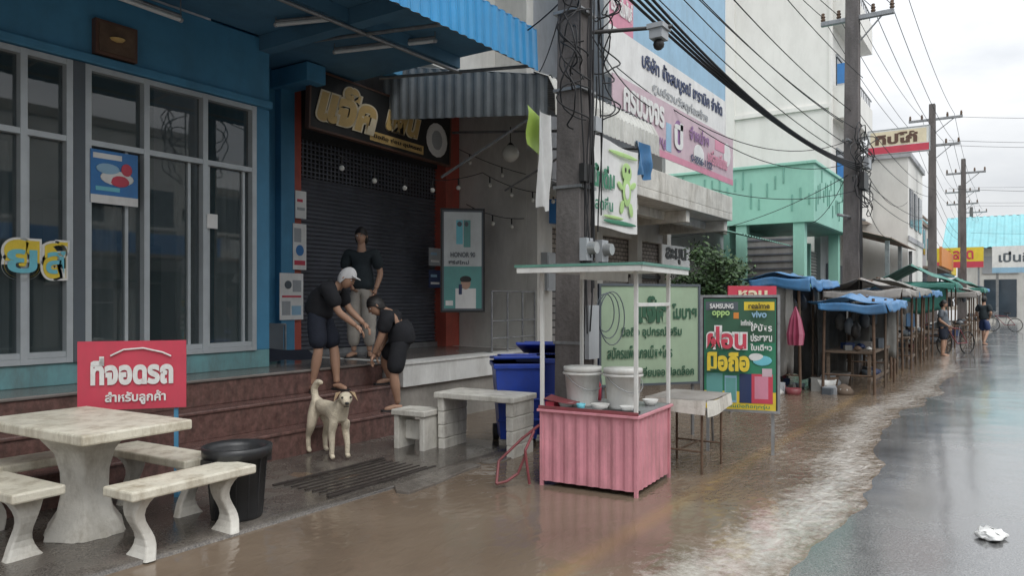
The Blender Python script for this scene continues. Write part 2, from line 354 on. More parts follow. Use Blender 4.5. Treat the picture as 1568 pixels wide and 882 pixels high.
cur(-1,2.15,1.0,2.92); cur(2.3,2.52,1.0,2.92); cur(2.7,2.92,1.0,2.92); cur(3.53,3.86,1.0,2.9); cur(4.45,4.66,1.0,2.95); cur(4.9,5.28,1.0,2.95); cur(3.97,4.16,1.0,2.9)
b.make('curtains',g)
b=B()
for x in (-3,-1.5,-.2,.8,1.5,2.2,2.93,3.30,3.46,4.01,4.64,5.24): b.box(x,6.97,1.0,x+.055,7.08,3.69,'alu')
for x in (1.85,2.56,2.99,3.85,4.5,4.72,5.15): b.box(x,7.02,1.0,x+.03,7.09,2.97,'alu')
b.box(3.357,6.965,1.0,3.458,7.09,3.69,'s_slate')
for z in (1.0,2.96,3.64): b.box(-5,6.975,z,5.3,7.075,z+.05,'alu')
b.box(-5,6.985,1.052,5.3,7.07,1.10,'alu')
b.make('window_frames',g)
b=B(); b.box(-5,7.045,1.05,5.3,7.05,3.66,'window_glass'); b.make('window_glass',g)
b=B()
b.corr((-5,4.5,4.15),(7.2,4.5,4.15),(-5,4.52,4.62),(7.2,4.52,4.62),'awn_blue',88,.016)
b.corr((-5,4.52,4.62),(7.2,4.52,4.62),(-5,6.2,5.2),(7.2,6.2,5.2),'awn_blue',88,.016)
b.make('blue_awning',g)
b=B()
for x in (-1,1.5,4,5.6,7.15): b.rod([(x,4.55,4.2),(x,6.9,4.45)],.02,'steel'); b.rod([(x,4.55,4.58),(x,6.9,4.9)],.02,'steel')
b.rod([(-5,4.56,4.2),(7.2,4.56,4.2)],.022,'steel'); b.rod([(-5,5.6,4.31),(7.2,5.6,4.31)],.022,'steel')
b.make('awning_frame',g)
board('poster',(3.50,6.96),(3.94,6.96),2.44,2.93,.004,'s_blue',[('r',0,0,1,.16,'s_white'),('r',.05,.84,.6,.1,'s_white'),('e',.55,.50,.36,.14,'s_white'),('e',.6,.46,.22,.12,'s_red'),('e',.35,.66,.25,.10,'s_lblue'),('e',.75,.68,.12,.12,'s_red'),('r',.1,.24,.5,.08,'s_cyan')],parent=g)
board('poster',(4.68,6.96),(4.80,6.96),2.3,2.45,.004,'s_white',[],parent=g)
for x_,w_ in((2.80,.27),(3.10,.20)):
    text('ย' if w_>.22 else 'ส',g,x_-.02,1.72,w_+.04,.36,'s_white',y=6.962,bold=.16); text('ย' if w_>.22 else 'ส',g,x_,1.74,w_,.32,'s_yellow',y=6.955,bold=.07); text('ย' if w_>.22 else 'ส',g,x_+.02,1.78,w_-.04,.20,'s_cyan',y=6.948,bold=.02)
b=B(); b.box(3.53,6.93,3.80,3.92,6.998,4.12,'s_brown'); b.box(3.56,6.922,3.83,3.89,6.93,4.09,'rust'); b.rev([(0,.0),(.05,.01),(.07,.03)],(3.72,6.92,3.94),'s_gold'); b.make('shop_plaque')
def lampfix(a_,b_):
    q=B(); q.cyl(a_,b_,.022,.022,'lamp_tube',10); u=Vector((0,0,.035)); q.cyl(Vector(a_)+u,Vector(b_)+u,.02,.02,'steel',6)
    for p in(a_,b_):
        q.cyl(Vector(p)+Vector((0,0,.03)),Vector(p)+Vector((0,0,.22)),.006,.006,'steel',5); q.ball(p,.028,'s_grey',8)
    q.make('fluorescent_lamp')
lampfix((3.3,6.7,4.28),(4.25,6.75,4.28)); lampfix((5.1,6.4,4.42),(5.5,5.3,4.42)); lampfix((6.0,6.5,4.40),(6.35,5.3,4.40))
# steps and platform
b=B()
b.box(-5,5.9,-.1,6.7,8.1,.27,'terrazzo'); b.box(-5,6.15,.27,6.7,8.1,.54,'terrazzo'); b.box(-5,6.42,.54,6.7,8.1,.77,'terrazzo')
for y,z in((5.9,.27),(6.15,.54)): b.box(-5,y-.015,z-.03,6.702,y+.26,z+.004,'terrazzo')
b.box(-5,6.40,.77,6.72,8.1,.80,'platform_tile')
b.make('entrance_steps',bevel=.01)
b=B(); b.box(6.73,6.2,-.1,9.9,8.1,.5,'conc'); b.box(6.76,6.14,.5,9.88,8.1,.77,'white_paint'); b.box(6.74,6.12,.77,9.89,8.1,.80,'white_paint'); b.box(6.9,6.4,.80,9.6,7.85,.806,'platform_tile')
b.make('raised_platform',bevel=.01)
# ---------------------------------------------------------------- shutter shop
g=grp('phone_shop_building')
b=B()
b.box(6.62,7.9,4.6,9.9,8.1,9,'grey_wall'); b.box(7.72,7.0,4.95,9.9,7.2,9,'white_wall'); b.box(6.62,7.88,3.7,9.87,8.0,4.6,'dark')
b.box(9.5,7.70,.8,9.85,8.1,4.9,'red_paint'); b.box(6.50,7.82,.8,6.64,8.0,4.6,'red_paint')
b.box(6.64,8.6,.8,9.5,8.7,4,'dark')
b.box(7.72,4.8,9,9.9,8.1,9.2,'white_wall')
b.box(8.0,6.97,5.6,9.3,7.01,7,'dark_glass')
b.make('walls',g,bevel=.006)
b=B()
b.grid(lambda u,v:Vector((6.64+2.86*u,7.93+.018*math.sin(v*42*2*math.pi),.8+2.4*v)),1,42*6,'shutter',False)
b.grid(lambda u,v:Vector((6.64+2.86*u,7.93+.012*math.sin(v*9*2*math.pi),3.2+.55*v)),1,60,'s_black',False)
for i in range(40):
    x=6.66+i*.071; b.box(x,7.905,3.2,x+.02,7.915,3.74,'shutter')
for j in range(9): b.box(6.64,7.903,3.22+j*.06,9.5,7.913,3.235+j*.06,'shutter')
b.box(6.64,7.88,.8,9.5,7.92,.88,'steel')
b.make('roller_shutter',g)
b=B()
b.corr((7.77,7.44,4.10),(7.77,4.72,3.80),(7.77,7.44,4.86),(7.77,4.72,4.28),'awn_grey',17,.018)
b.corr((7.77,4.7,4.28),(10.9,4.7,4.28),(7.77,7.6,4.9),(10.9,7.6,4.9),'awn_grey',22,.018)
b.corr((7.75,4.60,3.78),(10.9,4.60,3.78),(7.75,4.61,4.08),(10.9,4.61,4.08),'awn_white',26,.018)
b.corr((7.75,4.61,4.08),(10.9,4.61,4.08),(7.75,4.70,4.26),(10.9,4.70,4.26),'awn_white',26,.018)
b.corr((7.75,4.70,4.26),(10.9,4.70,4.26),(7.75,4.95,4.37),(10.9,4.95,4.37),'awn_white',26,.018)
b.make('grey_awning',g)
b=B()
for x in(7.8,9.3,10.85): b.rod([(x,4.75,3.9),(x,7.4,4.2)],.02,'steel'); b.rod([(x,4.75,3.9),(x,6.4,3.2)],.018,'steel')
b.rod([(7.8,4.75,3.9),(10.85,4.75,3.9)],.02,'steel'); b.make('awning_brackets',g)
o=board('shop_name_sign',(6.25,7.36),(8.95,7.30),3.74,4.46,.06,'s_black',[
 ('t','แจ๊ค',.025,.13,.40,.80,'s_cream',.10,.25),('t','แจ๊ค',.035,.15,.38,.76,'s_gold',.05,.25),('t','โฟน',.48,.32,.27,.55,'s_cream',.10,.25),('t','โฟน',.485,.34,.26,.52,'s_gold',.05,.25),('r',.38,.06,.40,.18,'s_gold'),('t','มือถือ ซ่อม อุปกรณ์',.40,.09,.36,.11,'s_black',.02),
 ('e',.89,.45,.09,.36,'s_white'),('e',.89,.45,.055,.24,'s_grey'),('r',.83,.3,.1,.1,'s_slate')],frame='s_brown')
o.rotation_euler[1]=math.radians(2)
board('shop_poster',(6.46,7.77),(6.68,7.77),1.95,2.55,.004,'s_white',[('r',.1,.1,.8,.1,'s_red'),('r',.1,.6,.5,.3,'s_grey'),('e',.5,.42,.3,.12,'s_blue')])
board('shop_poster',(6.24,7.76),(6.62,7.76),1.30,1.9,.004,'s_white',[('r',.1,.1,.35,.3,'s_grey'),('r',.5,.1,.4,.2,'s_lblue'),('e',.35,.75,.15,.09,'s_slate'),('r',.55,.6,.35,.25,'s_grey'),('r',.1,.48,.8,.04,'s_red')])
board('shop_poster',(6.50,7.77),(6.68,7.77),2.62,2.98,.004,'s_white',[('r',.15,.3,.7,.1,'s_grey'),('r',.15,.6,.5,.1,'s_red')])
for (x,z,k) in((9.05,1.75,'s_navy'),(9.48,1.85,'s_gold'),(9.5,1.5,'s_black'),(9.05,2.1,'s_grey')):
    board('shop_poster',(x,7.68),(x+.3,7.68),z,z+.28,.004,k,[('r',.15,.2,.7,.12,'s_white'),('r',.15,.6,.5,.15,'s_lblue')])
board('hanging_banner',(8.55,7.0),(8.95,6.55),1.40,2.88,.01,'s_slate',[('r',.04,.02,.92,.42,'s_teal'),('r',.04,.44,.92,.54,'s_pale'),('r',.34,.66,.16,.24,'s_cyan'),('r',.52,.63,.17,.27,'s_teal'),('e',.42,.86,.06,.025,'s_slate'),('e',.59,.86,.05,.025,'s_slate'),('t','HONOR 90',.2,.53,.6,.05,'s_slate',.02),('t','ซีรีส์ใหม่',.15,.46,.5,.04,'s_slate',.02),('r',.32,.02,.5,.20,'s_white'),('e',.57,.27,.12,.06,'s_skin'),('e',.57,.31,.14,.035,'s_black'),('r',.40,.16,.08,.10,'s_navy'),('r',.08,.05,.18,.05,'s_white')],frame='s_black')
ln=[];q=B()
for a_,c_ in (((6.3,6.9,3.35),(9.0,6.6,3.45)),((9.0,6.6,3.45),(10.6,5.6,3.4)),((9.2,7.2,3.9),(11.0,5.2,3.5)),((9.0,6.9,3.0),(10.6,6.1,3.1))):
    pl=cat(a_,c_,.22,16); ln.append(pl)
    for p in pl[1:-1:3]:
        q.cyl(p,(p[0],p[1],p[2]-.09),.012,.012,'s_black',6); q.ball((p[0],p[1],p[2]-.13),.035,'bulb',10)
sl=grp('string_lights'); wires('cable',ln,.006,parent=sl); q.make('bulbs',sl)
b=B(); b.ball((9.3,6.3,3.75),.13,'bulb',16); b.cyl((9.3,6.3,3.85),(9.3,6.3,4.15),.008,.008,'s_black',5); b.rev([(.02,.16),(.05,.13),(.05,.1)],(9.3,6.3,3.75),'s_black'); b.make('globe_lamp')
b=B()
for x in(8.75,9.15,9.55,9.9): b.rod([(x,6.25,.8),(x,6.25,1.68)],.016,'steel')
for z in(1.0,1.25,1.68): b.rod([(8.75,6.25,z),(9.9,6.25,z)],.014,'steel')
b.rod([(8.75,6.25,.8),(8.75,6.9,.8)],.012,'steel'); b.make('metal_railing')
# ---------------------------------------------------------------- brick-front shop with balcony
g=grp('brick_front_shop_building')
b=B()
b.box(9.9,6.4,.0,10.1,8.2,9.6,'white_wall')
b.box(9.9,6.2,.0,10.35,6.4,3.9,'white_wall')
b.box(10.1,6.8,3.65,15.5,7.0,9.6,'grey_wall')
b.box(10.1,8.2,0,15.5,8.4,9.6,'grey_wall'); b.box(15.3,6.4,0,15.5,8.2,9.6,'white_wall'); b.box(9.9,6.4,9.6,15.5,8.4,9.75,'white_wall')
b.box(10.35,6.3,2.75,15.3,6.5,3.16,'white_wall')
for x in(11.9,13.6,15.1): b.box(x,6.2,0,x+.22,6.4,3.16,'white_wall')
b.make('walls',g,bevel=.008)
b=B(); b.box(10.35,6.42,.0,15.3,6.48,2.75,'brick'); 
for x0,x1 in((10.35,11.9),(12.12,13.6),(13.82,15.1)):
    b.box(x0,6.35,2.0,x1,6.41,2.08,'s_black')
    b.box(x0+.1,6.395,0.2,x1-.1,6.415,1.9,'shutter_light')
    for i in range(14): b.box(x0+.1,6.385,.25+i*.12,x1-.1,6.395,.27+i*.12,'dark')
b.make('brick_screen',g)
b=B(); b.box(9.95,4.8,3.16,15.1,6.8,3.30,'conc_white'); b.box(9.95,4.8,3.30,15.1,4.95,3.64,'conc_white'); b.box(14.95,4.95,3.3,15.1,6.8,3.64,'conc_white')
b.box(9.95,5.3,3.0,15.1,5.45,3.158,'conc_white')
for x in(10.6,12.8,14.9): b.box(x,4.9,2.95,x+.18,6.3,3.156,'conc_white')
b.make('balcony',g,bevel=.01)
b=B(); b.box(10.25,6.02,2.78,10.6,6.2,3.28,'s_blue'); b.box(10.28,6.01,2.82,10.57,6.02,3.24,'s_navy'); b.box(10.3,6.0,3.28,10.55,6.2,3.31,'steel'); b.make('electric_box')
b=B(); b.box(10.0,6.08,1.7,10.25,6.2,2.3,'s_grey'); b.box(10.02,6.07,1.75,10.2,6.08,2.25,'s_grey'); b.make('electric_box')
board('shop_text_sign',(13.4,5.6),(14.7,5.55),2.2,2.62,.03,'s_white',[('t','ละมุน',.1,.15,.75,.75,'s_black',.05)])
o=board('pink_shop_banner',(9.6,4.76),(15.0,4.76),3.86,4.78,.015,'s_lpink',[('r',0,0,1,.12,'s_pink'),('t','ครบวงจร',.06,.5,.28,.38,'s_white',.04),('t','อร่อยทุกเมนู',.05,.14,.3,.25,'s_purple',.02),('e',.46,.5,.04,.3,'s_purple'),('t','ปี',.42,.25,.07,.5,'s_white',.04),
 ('t','จำหน่าย',.55,.55,.18,.28,'s_purple',.03),('t','เครื่องเขียน',.72,.25,.2,.3,'s_pink',.02),('e',.64,.33,.05,.2,'s_white'),('e',.93,.6,.04,.25,'s_white'),('r',.36,.15,.04,.5,'s_lblue'),('r',.8,.6,.1,.2,'s_pink'),('t','0-3556-1122',.56,.14,.2,.14,'s_navy',.02)])
def bb(b,w):
    for x in (.3,w*.5,w-.3): b.box(x,.08,4.2,x+.08,.16,9.4,'steel')
    for z in (5.4,7,9): b.box(.1,.16,z,w-.1,.24,z+.06,'steel')
board('billboard',(10.45,5.25),(16.0,5.25),5.08,9.6,.06,'s_lblue',[('r',0,0,1,.17,'s_white'),('r',0,.17,.16,.36,'s_pink'),('t','ประชาสัมพันธ์',.01,.22,.14,.07,'s_white',.03),('t','ออม',.02,.33,.11,.1,'s_white',.03),('t','บริษัท ตั้งสมบูรณ์ เซรามิค จำกัด',.22,.07,.74,.08,'s_navy',.02),('t','ศูนย์รวมวัสดุก่อสร้าง',.3,.01,.5,.05,'s_grey',.02),('e',.6,.75,.25,.15,'s_cyan')],extra=bb,frame='s_white')
b=B()
def cl(x0,x1,y,z0,z1,k,amp=.03,sd=0): b.grid(lambda u,v:Vector((x0+(x1-x0)*u,y+amp*math.sin(u*7+v*3+sd)+amp*.6*noise.noise((u*3+sd,v*3,0)),z0+(z1-z0)*v+.02*math.sin(u*6))),20,16,k)
cl(8.15,9.7,4.42,2.48,3.62,'s_white',.012)
def pr(x,z,rx,rz,k,yy=4.395,rot=0): b.ball((x,yy,z),1,k,16,(rx,.004,rz),Matrix.Rotation(rot,3,'Y'))
pr(9.3,3.02,.13,.2,'s_plime'); pr(9.3,3.28,.15,.13,'s_plime'); pr(9.15,2.80,.06,.10,'s_plime',rot=.4); pr(9.43,2.78,.06,.10,'s_plime',rot=-.3); pr(9.5,3.12,.10,.045,'s_plime',rot=-.4); pr(9.1,3.08,.09,.045,'s_plime',rot=.4); pr(9.3,3.02,.07,.11,'s_white',4.389)
pr(9.25,3.31,.025,.035,'s_black',4.388); pr(9.36,3.31,.025,.035,'s_black',4.388); pr(9.2,3.5,.45,.03,'s_plime'); pr(9.1,2.58,.5,.03,'s_green'); pr(8.9,2.64,.3,.02,'s_plime')
o=b.make('white_cloth_banner'); text('น้ำดื่ม',o,8.3,2.98,.6,.30,'s_green',y=4.38,bold=.04); text('สดชื่น',o,8.35,2.7,.5,.18,'s_green',y=4.38,bold=.02)
b=B(); cl(7.35,7.62,4.6,2.62,3.75,'s_white',.03,2); b.make('white_cloth_banner')
b=B(); b.grid(lambda u,v:Vector((7.25+.3*u,4.68+.02*math.sin(v*6),3.35+.45*v-.1*u)),6,6,'s_lime'); b.make('lime_cloth_banner')
b=B(); cl(9.95,10.4,4.55,3.35,3.85,'tarp_blue',.05,3); b.make('blue_cloth')
# ---------------------------------------------------------------- tall white building
g=grp('tall_white_building')
b=B(); b.box(28,5.5,0,33,16,26,'tower_wall')
b.box(27.9,8.8,0,28.0,9.3,26,'tower_wall'); b.box(27.92,5.5,8.3,28.0,8.8,8.45,'tower_wall'); b.box(27.85,5.5,4.9,28.0,8.8,5.1,'tower_wall'); b.box(27.85,9.3,4.9,28.0,16,5.1,'tower_wall')
b.box(27.95,5.42,0,28.25,5.498,26,'tower_wall')
b.make('walls',g)
b=B()
for k,z in enumerate((4.6,8.0,11.4,14.8,18.2)):
    b.box(28.4,4.85,z,33,5.498,z+.18,'tower_wall'); b.box(28.4,4.85,z+.18,33,4.93,z+1.15,'tower_wall'); b.box(28.4,4.93,z+.18,28.5,5.498,z+1.15,'tower_wall'); b.box(32.9,4.93,z+.18,33,5.498,z+1.15,'tower_wall')
    b.box(28.36,4.98,z+1.2,28.398,5.3,z+1.9,'s_blue')
    for x in(29.2,31.3): b.box(x,5.46,z+.3,x+1.4,5.498,z+2.4,'dark_glass'); b.box(x-.05,5.43,z+2.4,x+1.45,5.498,z+2.5,'s_grey')
    for i in range(12): b.box(28.6+i*.36,4.87,z+1.15,28.63+i*.36,4.90,z+1.5,'steel')
    b.box(28.5,4.87,z+1.5,33,4.91,z+1.54,'steel')
b.make('balconies',g)
# ---------------------------------------------------------------- mint building
g=grp('mint_green_shop_building')
b=B()
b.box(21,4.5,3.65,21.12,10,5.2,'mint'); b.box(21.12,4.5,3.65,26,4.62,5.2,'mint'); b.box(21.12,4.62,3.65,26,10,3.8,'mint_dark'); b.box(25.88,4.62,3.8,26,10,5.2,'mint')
b.box(20.94,4.44,5.2,26.05,4.66,5.28,'mint'); b.box(20.94,4.66,5.2,21.15,10,5.28,'mint')
rnd=random.Random(4)
for i in range(24):
    y=4.6+i*.22; h0=3.9+rnd.random()*.9; b.box(20.975,y,h0,20.998,y+.04,min(5.15,h0+.25+rnd.random()*.5),'mint_dark')
for i in range(20):
    x=21.2+i*.24; h0=3.9+rnd.random()*.9; b.box(x,4.475,h0,x+.04,4.498,min(5.15,h0+.25+rnd.random()*.5),'mint_dark')
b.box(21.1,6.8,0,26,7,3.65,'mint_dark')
b.box(21.05,4.75,0,21.35,5.05,3.65,'mint'); b.box(21.05,6.3,0,21.35,6.6,3.65,'mint'); b.box(25.6,4.75,0,25.9,5.05,3.65,'mint')
b.make('walls',g,bevel=.01)
b=B()
b.grid(lambda u,v:Vector((21.15,5.05+1.25*u,.1+3.2*v)),1,1,'shutter_light',False)
b.grid(lambda u,v:Vector((21.35+4.2*u,5.4+.02*math.sin(v*30*6.283),.1+3.0*v)),1,180,'shutter_light',False)
for x in(22.7,24.2): b.box(x,5.3,0,x+.15,5.42,3.3,'mint_dark')
for i in range(16): b.box(21.12,5.05,.2+i*.2,21.15,6.3,.24+i*.2,'shutter')
b.make('shutters',g)
b=B(); b.box(16.2,6.9,0,20.9,7.1,3.4,'grey_wall'); b.box(16.2,6.8,3.4,20.9,7.3,3.5,'conc')
b.corr((16.4,5.0,3.0),(20.6,5.0,3.0),(16.4,6.9,3.5),(20.6,6.9,3.5),'mint_dark',20,.02); b.box(17,6.85,0,20,6.898,2.6,'shutter_light'); b.make('low_green_roof_shop')
# ---------------------------------------------------------------- buildings further along
g=grp('pale_shophouse')
b=B(); b.box(33.2,3.6,0,38.5,10,7.2,'tower_wall'); b.box(33.1,3.5,7.2,38.6,10,7.4,'grey_wall'); b.box(33.15,3.55,3.9,38.55,3.598,4.1,'grey_wall')
for x in(33.6,35.2,36.8): b.box(x,3.56,4.5,x+1.1,3.598,6.0,'dark_glass')
b.box(33.13,5,4.6,33.198,6.2,6,'dark_glass'); b.make('walls',g)
b=B(); b.corr((26.2,3.3,3.5),(33,3.3,3.5),(26.2,5.4,4.15),(33,5.4,4.15),'roof_rust',30,.03); b.box(26.2,5.41,0,27.9,5.6,4.3,'grey_wall'); b.box(27,5.3,.1,32,5.4,2.8,'shutter')
for x in(26.4,29.5,32.6): b.box(x,3.4,0,x+.12,3.52,3.45,'steel')
b.make('tin_roof_shop')
board('red_roadside_sign',(30,4.55),(30,2.6),6.85,7.7,.15,'s_white',[('r',0,0,1,.3,'s_red'),('r',.04,.33,.92,.6,'s_cream'),('t','ทิปโก้',.12,.38,.7,.48,'s_brown',.05)],frame='s_grey',extra=lambda b,w:(b.box(-.9,.05,7.0,-.03,.1,7.1,'steel'),b.box(-.9,.05,7.45,-.03,.1,7.55,'steel')))
def shophouse(name,x0,x1,y,h,wk,rk,fl=3,win='dark_glass',sign=None):
    b=B(); b.box(x0,y,0,x1,y+8,h,wk); b.box(x0-.1,y-.1,h,x1+.1,y+8.1,h+.2,rk)
    z=3.4
    b.box(x0,y-1.2,3.0,x1,y-.002,3.12,rk)
    n=max(1,int((x1-x0)/1.8))
    while z<h-1.2:
        for i in range(n):
            xx=x0+.3+i*(x1-x0-.3)/n; b.box(xx,y-.03,z+.6,xx+1.0,y-.001,z+1.9,win)
        b.box(x0,y-.08,z+2.5,x1,y-.002,z+2.6,rk); z+=3
    b.box(x0+.2,y-.03,.1,x1-.2,y-.001,2.7,'shutter'); 
    for i in range(3): b.box(x0-.04,y+1+i*2.3,h-2.2,x0-.001,y+2+i*2.3,h-1,win)
    if sign: b.box(x0+.3,y-1.3,3.125,x1-.3,y-1.2,4.0,sign)
    return b.make(name)
shophouse('shophouse',39,47,4.2,5.5,'grey_wall','roof_rust',sign='s_orange')
shophouse('shophouse',47.2,56,4.6,6.0,'white_wall','roof_teal',sign='s_yellow')
# shophouses on the other side of the street (seen mirrored in the windows)
def opposite(x0,x1,h,wk,sg):
    b=B(); y=-11.5; b.box(x0,y-7,0,x1,y,h,wk); b.box(x0-.05,y-.3,h,x1+.05,y+.1,h+.3,'conc'); b.box(x0,y,3.0,x1,y+1.4,3.12,'roof_rust'); b.box(x0+.2,y+1.3,3.125,x1-.2,y+1.4,3.8,sg)
    n=int((x1-x0)/2)
    for i in range(n):
        xx=x0+.4+i*(x1-x0-.4)/n; b.box(xx,y+.001,.1,xx+1.6,y+.04,2.6,'dark'); 
        z=4.2
        while z<h-1.3: b.box(xx,y+.001,z,xx+1.3,y+.04,z+1.3,'dark_glass'); b.box(xx-.1,y+.001,z-.15,xx+1.4,y+.12,z-.03,'white_wall'); z+=2.8
    b.box(x0,y+.001,3.2,x1,y+.06,3.5,'white_wall'); b.make('shophouse')
opposite(-14,-6,6.2,'white_wall','s_red'); opposite(-5.9,2,8.4,'grey_wall','s_white'); opposite(2.1,9,6.0,'tower_wall','s_yellow'); opposite(9.1,17,7.4,'white_wall','s_blue'); opposite(17.1,27,5.6,'grey_wall','s_white')
g=grp('teal_roof_market_building')
b=B(); b.box(62,-22,0,74,3.5,5.2,'white_wall'); 
b.corr((61,-23,5.2),(61,4.5,5.2),(66,-23,7.8),(66,4.5,7.8),'roof_teal',60,.06)
b.quad((75,-23,5.2),(75,4.5,5.2),(66,4.5,7.8),(66,-23,7.8),'roof_teal'); b.add([(61,4.5,5.2),(75,4.5,5.2),(66,4.5,7.8)],[(0,1,2)],'white_wall')
for i in range(9): b.box(61.95,-21.5+i*2.7,.4,61.998,-19.6+i*2.7,3,'dark_glass'); b.box(61.9,-21.6+i*2.7,3.4,61.998,-19.5+i*2.7,4.6,'s_grey')
b.make('walls',g)
board('distant_sign',(57,1.4),(57,-3),3.3,5.0,.1,'s_white',[('t','เปิ่นกือ',.08,.4,.5,.4,'s_slate',.03),('r',0,0,1,.2,'s_lblue')],extra=lambda b,w:(b.box(.2,.1,-.2,.35,.2,3.3,'steel'),b.box(w-.4,.1,-.2,w-.25,.2,3.3,'steel')))
board('distant_sign',(52,4.2),(52,1.7),3.5,4.7,.1,'s_yellow',[('r',0,.0,1,.3,'s_red'),('t','ตลาด',.2,.4,.6,.45,'s_red',.03)],extra=lambda b,w:(b.box(.2,.1,-.2,.3,.2,3.5,'steel'),b.box(w-.3,.1,-.2,w-.2,.2,3.5,'steel')))
# ---------------------------------------------------------------- utility poles
def pole(x,y,h,w,lean=0,arms=()):
    b=B()
    w2=w*.62; lx=lean*h
    b.hexa([(-w/2,-w/2,-.3),(w/2,-w/2,-.3),(w/2,w/2,-.3),(-w/2,w/2,-.3),(lx-w2/2,-w2/2,h),(lx+w2/2,-w2/2,h),(lx+w2/2,w2/2,h),(lx-w2/2,w2/2,h)],'conc_pole')
    for s_ in(-1,1):
        b.hexa([(s_*w/2-.02,-w*.5-.012,-.3),(s_*w/2+.02,-w*.5-.012,-.3),(s_*w/2+.02,w*.5+.012,-.3),(s_*w/2-.02,w*.5+.012,-.3),(lx+s_*w2/2-.02,-w2*.5-.012,h-.02),(lx+s_*w2/2+.02,-w2*.5-.012,h-.02),(lx+s_*w2/2+.02,w2*.5+.012,h-.02),(lx+s_*w2/2-.02,w2*.5+.012,h-.02)],'conc_pole')
    for z,L in arms:
        cx=lean*z
        b.box(cx-.05,-L,z,cx+.05,L*.8,z+.1,'steel')
        b.rod([(cx,-L*.7,z),(cx,0,z-.6)],.02,'steel')
        for yy in(-L*.95,-L*.5,L*.35,L*.75):
            b.rev([(.03,0),(.055,.05),(.03,.07),(.055,.11),(.03,.13),(.04,.18),(0,.2)],(cx,yy,z+.1),'rust',8)
    return b.make('utility_pole',None,(x,y,0),0,bevel=.01)
o=pole(6.83,3.82,9.5,.29)
b=B()
for z in(1.1,1.9,2.7,3.7,4.5): b.box(-.165,-.165,z,.165,.165,z+.03,'steel')
for dx_,dz in((-.12,2.0),(.22,2.0)):
    b.box(dx_-.07,-.24,dz-.05,dx_+.07,-.16,dz+.18,'s_grey'); b.cyl((dx_,-.32,dz+.08),(dx_,-.24,dz+.08),.06,.07,'glassy',14); b.box(dx_-.04,-.28,dz-.1,dx_+.04,-.18,dz-.05,'s_black')
b.box(-.2,-.22,2.75,-.02,-.16,2.93,'s_black'); b.box(.05,-.22,3.3,.18,-.16,3.45,'s_grey')
b.box(-.1,-.22,.95,.12,-.17,1.5,'s_grey')
b.make('meters_and_clamps',o)
rn=random.Random(11); ln=[]
for k in range(11):
    x0=rn.uniform(-.2,.24); y0=rn.uniform(-.24,-.17); pts=[]
    z1=rn.uniform(3.6,6.5); z0=rn.uniform(1.1,3.0)
    for i in range(24):
        t=i/23; pts.append((x0+.03*math.sin(t*7+k)+.04*noise.noise((k,t*4,0)),y0+.02*math.sin(t*5+k*2),z1+(z0-z1)*t))
    ln.append(pts)
for k in range(20):
    cx=rn.choice([-.38,.38]); z=rn.uniform(3.5,5.1); r=rn.uniform(.10,.34)
    ln.append([(cx*.5+cx*.8*abs(math.sin(a/20*math.pi))+.08*noise.noise((k,a*.3,0)),-.18+.1*math.sin(a*.4+k),z+r*1.5*math.cos(a/20*math.pi)) for a in range(21)])
wires('loose_cables',ln,.008,parent=o)
ln=[]
for k in range(3):
    r=.15+.03*k; ln.append([(.30+.02*k+r*.6*math.cos(a*.3),-.2-.03*k-r*.4*math.cos(a*.3),1.42-.03*k+r*1.35*math.sin(a*.3)) for a in range(22)])
wires('cable_coil',ln,.006,'s_slate',parent=o)
b=B(); A=Vector((.12,-.1,4.35)); E=Vector((.62,-.82,4.42)); b.rod([A,E],.022,'s_black',8); E2=Vector((.54,-.70,4.40))
b.box(-.09,-.07,-.12,.09,.07,-.02,'s_grey',Matrix.Translation(E2)); b.ball(E2+Vector((0,0,-.17)),.06,'s_black',12); b.box(-.11,-.09,-.02,.11,.09,.03,'s_grey',Matrix.Translation(E2))
b.make('security_camera_arm',o)
o2=pole(17.3,2.95,11,.32,.02,((7.55,.8),(8.6,.9)))
b=B(); b.box(-.2,-.28,3.9,.35,-.18,4.25,'s_black'); b.box(.2,-.3,4.4,.6,-.2,4.6,'s_grey'); b.rod([(-.9,.1,3.3),(1.0,-.1,3.35)],.03,'steel'); b.cyl((-.5,0,4.9),(.9,0,5.0),.03,.03,'steel'); b.make('fittings',o2)
rn=random.Random(5); ln=[]
for k in range(14):
    z=rn.uniform(3.6,5.0); w=rn.uniform(.2,.9); s_=rn.uniform(-.4,.9)
    ln.append([(s_+w*math.sin(i/12*math.pi*2)*.6,-.2+.3*noise.noise((k,i*.3,0)),z+w*.4*math.cos(i/12*math.pi*2+k)) for i in range(13)])
for k in range(6):
    x0=rn.uniform(-.2,.2); ln.append([(x0+.04*math.sin(i+k),-.2,4.6-i*.22) for i in range(20)])
wires('loose_cables',ln,.011,parent=o2)
pole(36,3.0,9.8,.34,0,((9.1,1.1),(8.0,1.0)))
pole(46,2.4,9.0,.3,0,((8.2,1.0),))
pole(58,3.2,9.2,.34,0,((8.7,1.1),(7.9,1.0)))
pole(72,3.2,9.2,.34,0,((8.7,1.1),))
